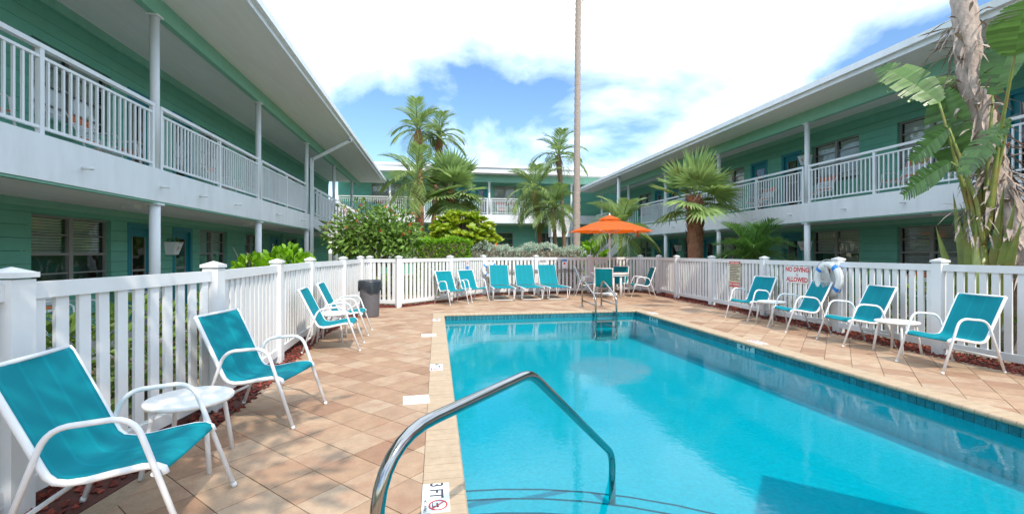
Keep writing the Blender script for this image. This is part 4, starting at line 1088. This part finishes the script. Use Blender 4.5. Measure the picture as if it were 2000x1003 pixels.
# flowering tree in front of the left stair
rt = thing('flowering_tree', 'round leafy tree dotted with small red flowers behind the left end of the back fence', 'tree', (-2.05, 16.1, -.06))
b = MB(); rng = random.Random(4)
tops = [(-1.0, -.2, 1.95), (-.45, .4, 2.2), (.15, -.2, 2.3), (.65, .2, 2.0), (1.1, -.1, 1.8), (-.2, -.5, 1.9)]
b.tube([(0, 0, 0), (.03, 0, .5), (0, .02, .95)], [.10, .085, .075], 9); limbs(b, (0, .02, .92), tops, .055, 4, 4); b.build('trunk', 'branch', rt)
b = MB()
for q, (cx_, cy_, cz_, r_) in enumerate(((-.95, 0, 2.05, .72), (-.3, .1, 2.45, .8), (.4, 0, 2.4, .8), (1.05, 0, 2.0, .72), (0, -.35, 2.0, .85), (-.6, -.3, 1.75, .6), (.75, -.4, 1.8, .65))): cloud(b, (cx_, cy_, cz_), (r_, r_ * .9, r_ * .8), 620, .19, .075, .3, .25, .25, .2, 3, 30 + q)
b.build('crown', 'leaf_dark', rt)
b = MB()
for _ in range(42):
    a = rng.uniform(0, 6.28); f = rng.uniform(-.2, 1); p = Vector((1.62 * math.cos(a) * math.sqrt(max(.05, 1 - f * f)), .98 * math.sin(a) * math.sqrt(max(.05, 1 - f * f)) - .1, 2.1 + 1.02 * f))
    for k in range(8): b.leaf(p + Vector((rng.uniform(-.04, .04), rng.uniform(-.04, .04), rng.uniform(-.03, .03))), (rng.uniform(-1, 1), rng.uniform(-1, 1), rng.uniform(-.3, 1)), (0, 0, 1), .07, .045, .1, 2, .2)
b.build('flowers', 'flower_red', rt)
# big-leaved yellow green bush: whorls of broad leaves on short stems
pb = thing('plumeria_bush', 'broad bush of large yellow-green leaves left of centre behind the back fence', 'bush', (.95, 17.0, -.06))
b = MB(); sb = MB(); rng = random.Random(21)
for k in range(170):
    d = Vector((rng.gauss(0, 1), rng.gauss(0, 1) - .25, abs(rng.gauss(0, .8)) + .05)).normalized()
    p = Vector((d.x * 1.28, d.y * .95, 1.72 + d.z * 1.2)) * 1.0; p = Vector((p.x, p.y, p.z)) - d * rng.uniform(0, .25)
    sb.tube([Vector((d.x * .3, d.y * .3, 1.2)), p * .65 + Vector((0, 0, .55)), p], [.035, .025, .018], 5)
    for q in range(8):
        a = q * 2.4 + rng.random(); o = Vector((math.cos(a), math.sin(a), rng.uniform(.2, 1.1))) + d * .6
        b.leaf(p, o, d + Vector((0, 0, .5)), rng.uniform(.24, .40), rng.uniform(.12, .18), .25, 4, .2)
b.build('foliage', 'leaf_plum', pb); limbs(sb, (0, 0, 0), [(-.5, 0, 1.3), (.1, -.2, 1.35), (.6, .1, 1.3)], .07, 0, 3); sb.build('stems', 'branch', pb)
hd = thing('clipped_hedge', 'bright green clipped hedge below the yellow-green bush', 'hedge', (.25, 15.85, -.06))
b = MB(); rng = random.Random(8)
for _ in range(3800):
    x, y, z = rng.uniform(-.85, .85), rng.uniform(-.4, .4), rng.uniform(.3, 1.88)
    f = rng.choice((0, 0, 1, 2))
    if f == 0: y = -.42 + rng.uniform(-.05, .08)
    elif f == 1: z = 1.88 + rng.uniform(-.1, .05) + .05 * math.sin(x * 5)
    else: x = (.85 if rng.random() > .5 else -.85) + rng.uniform(-.06, .06)
    b.leaf((x, y, z), (rng.uniform(-1, 1), rng.uniform(-1.2, .3), rng.uniform(-.2, 1.2)), (0, -.4, 1), rng.uniform(.07, .11), .05, .1, 2, .2)
b.build('foliage', 'leaf_lime', hd); b = MB(); b.box(-.75, .75, -.3, .3, .2, 1.75); b.build('inner_twigs', 'branch', hd)
sv = thing('silver_hedge', 'low silvery grey-green hedge behind the back fence and loungers', 'hedge', (3.2, 16.4, -.06))
b = MB(); rng = random.Random(9)
for _ in range(7000):
    x = rng.uniform(-2.15, 2.05); top = 1.62 + .09 * math.sin(x * 3.1) + .06 * math.sin(x * 7.7 + 1)
    y, z = (-.5 + rng.uniform(-.1, .12), rng.uniform(.2, top)) if rng.random() < .6 else (rng.uniform(-.5, .5), top + rng.uniform(-.12, .08))
    b.leaf((x, y, z), (rng.uniform(-1, 1), rng.uniform(-1, .4), rng.uniform(.1, 1.4)), (0, -.5, 1), rng.uniform(.06, .11), .032, .05, 2, .2)
b.build('foliage', 'leaf_silver', sv); b = MB(); b.box(-2.0, 1.9, -.38, .38, .1, 1.5); b.build('inner_twigs', 'branch', sv)
shrub('lime_shrub', 'lime green leafy shrub rising behind the left fence', 'bush', (-3.15, 10.4, -.06), (.5, .5, .36), 1.12, 560, .17, .085, 'leaf_lime', seed=3, seg=3, up=.5)
shrub('lime_shrub', 'small lime green shrub left of the larger one behind the left fence', 'bush', (-3.25, 8.75, -.06), (.28, .28, .25), 1.12, 200, .15, .08, 'leaf_lime', seed=6, seg=3, up=.5)
for i, (x, y, r_, z, lab) in enumerate(((-2.75, 3.9, .42, .52, 'low bush seen through the left fence, nearest the camera'), (-2.8, 4.9, .42, .58, 'low bush seen through the left fence beside the second chair'), (-2.9, 6.2, .38, .5, 'low bush behind the left fence before the far pair of chairs'),
        (7.45, 4.2, .4, .5, 'low yellow-green bush behind the right fence at the right edge'), (7.5, 5.9, .42, .55, 'low yellow-green bush behind the right fence between the last two chairs'), (7.6, 7.6, .4, .55, 'low bush behind the right fence near the life ring'), (7.75, 9.3, .4, .55, 'low bush behind the right fence near the pool rules sign'),
        (-.35, 14.2, .5, .45, 'low bush behind the gate at the left end of the back fence'), (-1.4, 13.2, .4, .4, 'low bush behind the narrow fence panel by the trash can'))):
    shrub('low_bush', lab, 'bush', (x, y, -.06), (r_, r_ * 1.25, r_ * 1.1), z, 420, .11, .055, 'leaf_bush', seed=40 + i, group='low bushes behind the fences')
shrub('leafy_shrub', 'bright large-leaved shrub at the foot of the tall bare trunk', 'bush', (5.75, 16.6, -.06), (.42, .4, .6), 1.25, 110, .32, .13, 'leaf_lime', seed=15, seg=3, up=.6)

# ---- palms
def frond_mesh(name, m, L, lift, droop, n, ll, lw, vee=.35, hang=.25, stalk=.18):
    """Feather frond leaving the origin along +x; lift/droop shape its arch."""
    b = MB(); pts = []
    N = 14
    for i in range(N + 1):
        t = i / N; pts.append(Vector((L * (t - .12 * t * t * droop * 2), 0, L * (lift * t - droop * t * t))))
    b.tube(pts, [.016 * (1 - .8 * i / N) + .003 for i in range(N + 1)], 5)
    for i in range(n):
        t = stalk + (1 - stalk) * (i + .5) / n; k = t * N; j = min(int(k), N - 1); p = pts[j].lerp(pts[j + 1], k - j); tg = (pts[j + 1] - pts[j]).normalized()
        lf = ll * (.45 + 1.1 * math.sin(math.pi * min(1, .12 + t * .86)) ** .8) * random.uniform(.85, 1.1) * .68
        for s_ in (-1, 1):
            d = tg * (.55 + .5 * t) + Vector((0, s_, 0)) * .9 + Vector((0, 0, vee)) + rv(.07)
            b.leaf(p, d, (0, 0, 1), lf, lw, hang, 2, .15, [.5, 1, 0])
    return b.mesh(name, m)
FRONDS = {k: [frond_mesh('frond', 'leaf_palm', 1.0, l_, d_, 26, .42, .028, .3, h_) for l_, d_, h_ in ((.75, .55, .3), (.5, .75, .4), (.25, .7, .5))] for k in ('date',)}
SAGO = [frond_mesh('frond', 'leaf_sago', 1.0, l_, d_, 34, .26, .016, .5, .05, .12) for l_, d_ in ((1.0, .62), (.8, .75), (.6, .8))]
def ringed_trunk(b, pts, r, n=12, seg=40, amp=.06):
    out, rr = [], []
    P_ = [Vector(p) for p in pts]
    for i in range(seg + 1):
        t = i / seg * (len(P_) - 1); j = min(int(t), len(P_) - 2); out.append(P_[j].lerp(P_[j + 1], t - j))
        q = r[j] + (r[j + 1] - r[j]) * (t - j); rr.append(q * (1 + (amp if i % 2 else -amp)))
    b.tube(out, rr, n)
def feather_palm(label, base, top, L, nf, r0, seed, bark='bark', bulge=True, group='feather palms', loc0=-.06, frset=None, low=-35, hi=75):
    rng = random.Random(seed); t = thing('feather_palm', label, 'palm tree', (base[0], base[1], loc0), 0, group)
    tx, ty, tz = top[0] - base[0], top[1] - base[1], top[2]
    b = MB(); pts = [(0, 0, 0), (tx * .25, ty * .2, tz * .35), (tx * .6, ty * .6, tz * .7), (tx, ty, tz - .35), (tx, ty, tz - .02)]
    rr = [r0 * 1.15, r0 * .9, r0 * .85, r0 * (1.5 if bulge else .9), r0 * .8]
    ringed_trunk(b, pts, rr, 12, max(14, int(tz * 10)), .07); b.build('trunk', bark, t)
    frs = frset or FRONDS['date']
    for i in range(nf):
        f = i / (nf - 1); el = hi + (low - hi) * f + rng.uniform(-8, 8); m_ = frs[min(2, int(f * 3))]
        o = ob('frond', m_, t, (tx + rng.uniform(-.03, .03), ty + rng.uniform(-.03, .03), tz - .05 - .1 * f), (rng.uniform(-.2, .2), -R(el) * .6, i * 2.399 + rng.uniform(-.2, .2)), (L * rng.uniform(.9, 1.1),) * 3)
    return t
def fan_leaf_mesh(m, pet, Rb, n=26, spread=205, droop=.25):
    b = MB(); b.tube([(0, 0, 0), (pet * .5, 0, .03), (pet, 0, 0)], [.014, .011, .008], 5)
    for i in range(n):
        a = R(-spread / 2 + spread * i / (n - 1)); L = Rb * (1 - .18 * abs(a) / R(spread / 2)) * random.uniform(.93, 1.05)
        d = Vector((math.cos(a), math.sin(a), .10 + .06 * (i % 2)))
        b.leaf((pet, 0, 0), d, (0, 0, 1), L, Rb * .125, droop * random.uniform(.7, 1.5), 4, .5, [.12, .75, 1.0, .5, 0])
    return b.mesh('fan_leaf', m)
FANS = [fan_leaf_mesh('leaf_fan', .55, .82, droop=q) for q in (.06, .12, .28)]
def fan_palm(label, base, top, sc, nl, r0, r1, seed, boots=True, low=-38, hi=82):
    rng = random.Random(seed); t = thing('fan_palm', label, 'palm tree', (base[0], base[1], -.06), 0, 'fan palms')
    tx, ty, tz = top[0] - base[0], top[1] - base[1], top[2]
    b = MB(); pts = [(0, 0, 0), (tx * .3, ty * .3, tz * .35), (tx * .65, ty * .65, tz * .7), (tx, ty, tz)]
    ringed_trunk(b, pts, [r0, r0 * .92, r0 * .95, r1], 14, max(16, int(tz * 12)), .03)
    if boots:
        for k in range(210):
            f = rng.uniform(.45, 1) ** .8; z = tz * f; a = k * 2.399; rr = r0 * .93
            c = Vector((tx * f + rr * math.cos(a), ty * f + rr * math.sin(a), z))
            b.leaf(c, (math.cos(a) * .45, math.sin(a) * .45, 1), (math.cos(a), math.sin(a), .2), rng.uniform(.10, .2), rng.uniform(.06, .10), -.1, 2, .3, [1, .7, 0])
    b.build('trunk', 'bark_red', t)
    for i in range(nl):
        f = i / (nl - 1); el = hi + (low - hi) * f + rng.uniform(-10, 10)
        ob('fan_leaf', FANS[min(2, int(f * 3))], t, (tx, ty, tz - .05 - .12 * f), (rng.uniform(-.35, .35), -R(el), i * 2.399 + rng.uniform(-.25, .25)), (sc * rng.uniform(.88, 1.1),) * 3)
    return t
feather_palm('tall feather palm with high crown, left of the pair rising above the far roof', (-.62, 21.0), (-.82, 21.0, 7.0), 1.5, 17, .14, 1, 'bark_red', low=-12)
feather_palm('tall feather palm with high crown, right of the pair rising above the far roof', (-.25, 21.7), (.12, 21.6, 6.9), 1.4, 15, .12, 2, 'bark_red', low=-12)
feather_palm('short feather palm with drooping fronds at the left of the palm cluster', (-.70, 18.3), (-.80, 18.3, 4.3), 1.6, 16, .10, 3, low=-35)
fan_palm('bushy fan palm with brown trunk behind the yellow-green bush', (.42, 18.6), (.55, 18.5, 3.95), 1.28, 24, .17, .16, 4)
feather_palm('leaning feather palm with reddish trunk right of centre before the far wing', (4.72, 20.0), (4.35, 20.0, 4.25), 1.6, 17, .12, 5, 'bark_red', low=-45)
feather_palm('slim taller feather palm beside the tall bare trunk', (6.05, 21.0), (5.72, 21.0, 6.1), 1.45, 15, .10, 6, low=-15)
feather_palm('small feather palm between the leaning palm and the bare trunk', (5.1, 19.0), (4.92, 19.0, 3.35), 1.3, 18, .10, 7)
feather_palm('clump palm with spread fronds behind the orange umbrella', (7.25, 17.2), (7.22, 17.2, 2.35), 1.7, 18, .08, 8, 'stalk', False, hi=80, low=-10)
# tall bare trunk, its crown high above the picture
feather_palm('tall smooth grey palm trunk rising out of the picture behind the loungers', (5.33, 17.0), (5.45, 17.0, 14.5), 2.6, 22, .138, 9, 'bark_grey', False)
fan_palm('stout fan palm with shaggy brown trunk behind the right fence', (8.25, 13.55), (8.18, 13.5, 3.2), 1.25, 16, .25, .21, 10, low=-22, hi=78)
sg = thing('sago_palm', 'sago palm with arching dark green fronds behind the right fence', 'palm tree', (8.55, 11.3, -.06))
b = MB(); ringed_trunk(b, [(0, 0, 0), (0, 0, .6), (0, 0, 1.1)], [.17, .18, .15], 14, 16, .09); b.build('trunk', 'bark', sg)
rng = random.Random(12)
for i in range(34):
    f = i / 33; el = 50 - 40 * f
    ob('frond', SAGO[min(2, int(f * 3))], sg, (0, 0, 1.12), (rng.uniform(-.15, .15), -R(el) * .75, i * 2.399 + rng.uniform(-.15, .15)), (rng.uniform(1.3, 1.5),) * 3)
# shaggy trunk at the right edge with dead fibres, crown above the picture
sp = thing('shaggy_palm', 'leaning shaggy pale palm trunk with hanging fibres at the right edge', 'palm tree', (8.25, 5.05, -.06))
b = MB(); rng = random.Random(13)
tp = [(0, 0, 0), (-.02, .12, 1.3), (-.05, .42, 2.3), (-.05, .6, 3.2), (-.05, .78, 4.2), (-.05, .9, 5.6)]
ringed_trunk(b, tp, [.23, .21, .18, .17, .17, .15], 14, 50, .06); b.build('trunk', 'fibre', sp)
b = MB()
for k in range(520):
    f = rng.random() * 4.7; j = int(f); c = Vector(tp[j]).lerp(Vector(tp[j + 1]), f - j); a = rng.uniform(0, 6.28); o = Vector((math.cos(a), math.sin(a), 0))
    b.leaf(c + o * .16, o * rng.uniform(.2, .9) + Vector((0, 0, rng.uniform(-1, .8))), o, rng.uniform(.15, .5), rng.uniform(.02, .07), rng.uniform(.1, .7), 3, .4)
b.build('dry_fibre', 'fibre', sp)
# bird of paradise
bp_ = thing('bird_of_paradise', 'giant bird of paradise plant with torn paddle leaves at the right', 'plant', (7.9, 5.45, -.06))
O = Vector((7.9, 5.45, -.06)); rng = random.Random(14)
b = MB()
for k in range(7):           # overlapping leaf sheaths of the false trunk
    dy = -.22 + .075 * k; b.leaf((0.02 * (k % 2), dy * .4, .05), (0.05 * ((k % 3) - 1), dy * 1.1 + .02, 1), (-1, 0, .1), 1.9 + .25 * (k % 3), .19, .0, 4, .55, [1, 1, .8, .5, 0])
b.tube([(0, 0, 0), (0, .03, .8), (0, .06, 1.7)], [.13, .12, .07], 9)
b.build('leaf_sheath', 'stalk', bp_)
def paddle(stalk_pts, tip, W, up, tears, plant=None, O=O):
    plant = plant or bp_
    pts = [Vector(p) - O for p in stalk_pts]; tip = Vector(tip) - O
    b = MB(); N = 16; full = []
    for i in range(N + 1):      # smooth the stalk with a Catmull-Rom style lerp
        t = i / N * (len(pts) - 1); j = min(int(t), len(pts) - 2); full.append(pts[j].lerp(pts[j + 1], t - j))
    b.tube(full, [.035 * (1 - .6 * i / N) for i in range(N + 1)], 7); st_ = b.build('leaf_stalk', 'stalk', plant)
    b = MB(); a0 = pts[-1]; ax = tip - a0; L = ax.length; ax.normalize(); sd = ax.cross(Vector(up)).normalized(); nn = sd.cross(ax)
    K = 22
    for s_ in (-1, 1):
        for i in range(K):
            t0, t1 = i / K, (i + 1) / K; tm = (t0 + t1) / 2
            w = W / 2 * math.sin(math.pi * (.06 + .9 * tm)) ** .6
            torn = rng.random() < tears; gap = .12 / K * L if torn else 0; dr = rng.uniform(.1, .35) if torn else .12
            def P_(t, ww, sag): return a0 + ax * (L * t) - Vector((0, 0, .18 * L * t * t)) + sd * (s_ * ww) + nn * (.25 * ww) - Vector((0, 0, sag * ww))
            e1 = t1 - (gap / L)
            vs = [P_(t0, 0, 0), P_(t1, 0, 0), P_(e1 + .02, w * .6, dr), P_(t0 + .02, w * .6, dr), P_(e1 + .04, w, dr * 1.5), P_(t0 + .04 + (.01 if torn else 0), w, dr * 1.5)]
            b.add(vs, [(0, 1, 2, 3), (3, 2, 4, 5)] if s_ > 0 else [(3, 2, 1, 0), (5, 4, 2, 3)])
    b.build('leaf_blade', 'leaf_bird', st_)
BIRD = [
    ([(7.88, 5.45, 1.5), (7.82, 5.48, 2.1), (7.72, 5.55, 2.55), (7.62, 5.68, 2.74)], (7.4, 6.2, 2.42), .36, (-.8, -.6, .35), .2),
    ([(7.9, 5.5, 1.6), (7.9, 5.62, 2.2), (7.9, 5.78, 2.62)], (7.85, 5.95, 4.2), .62, (-1, -.1, .1), .2),
    ([(7.88, 5.5, 1.6), (7.8, 5.62, 2.6), (7.72, 5.78, 3.28)], (7.55, 6.2, 2.95), .34, (-.8, -.6, .3), .3),
    ([(7.95, 5.45, 1.6), (7.9, 5.3, 2.5), (7.85, 5.12, 3.25)], (7.55, 5.45, 2.65), .5, (-.6, -.2, 1), .6),
    ([(7.95, 5.5, 1.6), (8.05, 5.5, 2.8), (8.1, 5.48, 3.7)], (8.2, 5.15, 5.0), .6, (-1, 0, .2), .3),
    ([(7.9, 5.55, 1.6), (7.8, 5.75, 2.8), (7.7, 5.9, 3.7)], (7.3, 6.5, 4.7), .6, (-.6, -.2, 1), .3),
    ([(7.92, 5.45, 1.6), (7.8, 5.2, 3.0), (7.6, 4.9, 4.0)], (7.0, 4.4, 4.6), .6, (0, 0, 1), .4),
    ([(7.92, 5.45, 1.6), (8.1, 5.7, 3.0), (8.3, 6.0, 3.9)], (8.6, 6.6, 4.6), .6, (0, 0, 1), .3)]
for sp_, tip, W, up, tears in BIRD: paddle(sp_, tip, W, up, tears)
O2 = Vector((8.25, 5.05, -.06)); q0 = Vector((8.2, 5.95, 5.5))
for k in range(9):
    a = k * 2.399; o_ = Vector((math.cos(a), math.sin(a), 0)); s1 = .35 + .08 * k
    paddle([q0, q0 + o_ * .25 * s1 + Vector((0, 0, .7)), q0 + o_ * .7 * s1 + Vector((0, 0, 1.2 - .05 * k))], q0 + o_ * (.8 + .9 * s1) + Vector((0, 0, 2.2 - .16 * k)), .55, (0, 0, 1) if k > 2 else (1, .2, .1), .15, sp, O2)
b = MB()
for k in range(70):
    b.leaf((rng.uniform(-.12, .05), rng.uniform(-.05, .3), rng.uniform(1.7, 2.2)), rv(1), (0, 0, 1), rng.uniform(.12, .32), .025, .5, 3, .3)
b.build('dead_flower', 'fibre', bp_)

# tree behind the camera that throws the dappled shade on the near left corner
dtree = thing('shade_tree', 'slender leafy tree standing behind the camera outside the picture', 'tree', (.9, -2.3, -.06))
b = MB(); b.tube([(0, 0, 0), (-.1, .1, 1.8), (-.4, .5, 3.6)], [.13, .11, .08], 9); limbs(b, (-.4, .5, 3.5), [(-2.0, 1.4, 5.0), (-1.3, 2.3, 5.2), (-.8, 1.0, 5.4), (-2.0, 2.4, 4.9)], .05, 4, 5); b.build('trunk', 'branch', dtree)
b = MB()
for q, c in enumerate(((-2.2, 1.7, 4.9), (-1.4, 2.5, 5.1), (-1.0, 1.2, 5.4), (-2.0, .9, 5.0), (-2.1, 2.6, 4.9))): cloud(b, c, (.75, .75, .45), 170, .26, .10, .2, .3, .2, .2, 2, 60 + q)
b.build('crown', 'leaf_dark', dtree)

# ================================================================ small things on the walls and galleries
def planter(label, p, rz):
    t = thing('wall_planter', label, 'planter', p, rz, 'white wall planters')
    b = MB(); b.add([(-.13, 0, 0), (.13, 0, 0), (.11, -.16, 0), (-.11, -.16, 0), (-.19, 0, .30), (.19, 0, .30), (.17, -.24, .30), (-.17, -.24, .30)], [(0, 3, 2, 1), (4, 5, 6, 7), (0, 1, 5, 4), (1, 2, 6, 5), (2, 3, 7, 6), (3, 0, 4, 7)]); b.build('box', 'white_paint', t)
    b = MB()
    for k in range(5):
        a = math.pi / 2 + k * 2 * math.pi / 5; b.leaf((0, -.205, .15), (math.cos(a), -.02 - .28 * math.sin(a), math.sin(a)), (0, -1, .2), .07, .035, 0, 2, 0)
    b.build('starfish', 'terracotta', t)
    b = MB(); cloud(b, (0, -.12, .31), (.15, .1, .07), 60, .08, .03, .2, .2, .2, .6, 2, 77); b.build('plant', 'leaf_bush', t)
planter('white wall planter with starfish between the two nearest doors on the left wall', (LX + .005, 12.03, 1.33), math.pi / 2)
planter('white wall planter with starfish on the lower right wall beside the sago palm', (RX - .005, 13.15, 1.45), -math.pi / 2)
planter('white wall planter on the lower right wall left of the fan palm trunk', (RX - .005, 21.1, 1.45), -math.pi / 2)
planter('white wall planter on the upper right gallery wall beside a teal door', (RX - .005, 13.15, 4.25), -math.pi / 2)

def strap_chair():
    t = thing('strap_chair', 'x', 'chair')         # faces +x
    for s_ in (-1, 1):
        y = s_ * .29
        b = MB(); b.tube([(.36, y, 0), (.26, y, .40), (.24, y, .58), (.18, y, .62), (-.2, y, .60)], .013, 7); b.tube([(-.42, y, 0), (-.2, y, .34), (-.25, y, .45), (-.48, y, .92)], .013, 7); b.tube([(.26, y, .40), (-.2, y, .34)], .013, 7); b.build('side_frame', 'powder_white', t)
    for i in range(9):
        x = .25 - i * .052; z = .405 - .0075 * i; cubec('strap', 'orange_strap' if i in (0, 1, 7, 8) else 'powder_white', t, (x, 0, z), (.04, .60, .006))
    for i in range(10):
        f = (i + .7) / 10; cubec('strap', 'orange_strap' if i in (7, 8, 9, 1) else 'powder_white', t, (-.25 - .23 * f, 0, .45 + .47 * f), (.006, .60, .04), rot=(0, -R(26), 0))
    return t
sc0 = strap_chair(); su = []; GZ = -.02
for x, y, z, a, lab in ((-5.75, 7.15, GZ, -5, 'white and orange strap chair on the lower left walkway nearest the camera'), (-5.75, 8.25, GZ, 4, 'white and orange strap chair on the lower left walkway, second from the camera'), (-5.75, 10.2, GZ, 0, 'white and orange strap chair on the lower left walkway before the first door'),
        (-5.55, 6.4, zt, 0, 'white and orange strap chair on the upper left gallery nearest the camera'), (-5.55, 8.9, zt, 5, 'white and orange strap chair on the upper left gallery, second from the camera'), (-5.55, 13.4, zt, 0, 'white and orange strap chair on the upper left gallery farther along'),
        (11.4, 8.0, ztR, 180, 'white and orange strap chair on the upper right gallery behind the paddle leaves'), (11.4, 9.6, ztR, 176, 'white and orange strap chair on the upper right gallery, second from the right'), (11.4, 12.2, ztR, 184, 'white and orange strap chair on the upper right gallery below a window'), (11.4, 14.7, ztR, 180, 'white and orange strap chair on the upper right gallery between two doors'), (11.4, 17.2, ztR, 180, 'white and orange strap chair on the upper right gallery behind the fan palm'),
        (11.3, 9.4, GZ, 182, 'white and orange strap chair on the lower right walkway under the first window'), (11.3, 7.9, GZ, 176, 'white and orange strap chair on the lower right walkway at the right edge'), (11.3, 12.1, GZ, 180, 'white and orange strap chair on the lower right walkway behind the no diving sign'),
        (.3, 30.3, fzt, -90, 'white and orange strap chair on the far balcony behind the palms'), (4.3, 30.3, fzt, -90, 'white and orange strap chair on the far balcony below the right window, left one'), (5.2, 30.3, fzt, -90, 'white and orange strap chair on the far balcony below the right window, right one')):
    place(sc0, su, (x, y, z + .001), R(a), lab, 'strap chairs on the galleries')
# folded orange umbrella by the far ground floor
fu = thing('folded_umbrella', 'closed orange umbrella standing by the far green wall', 'umbrella', (2.35, 18.2, -.06))
b = MB(); b.tube([(0, 0, 0), (0, 0, 1.95)], .02, 8); b.build('pole', 'white_paint', fu)
b = MB(); b.lathe([(.10, .75), (.115, 1.0), (.09, 1.5), (.03, 1.92)], 16, wob=.1); b.build('canopy', 'orange', fu)
b = MB(); b.lathe([(.2, 0), (.2, .06), (.05, .1)], 14); b.build('base', 'grey_plastic', fu)
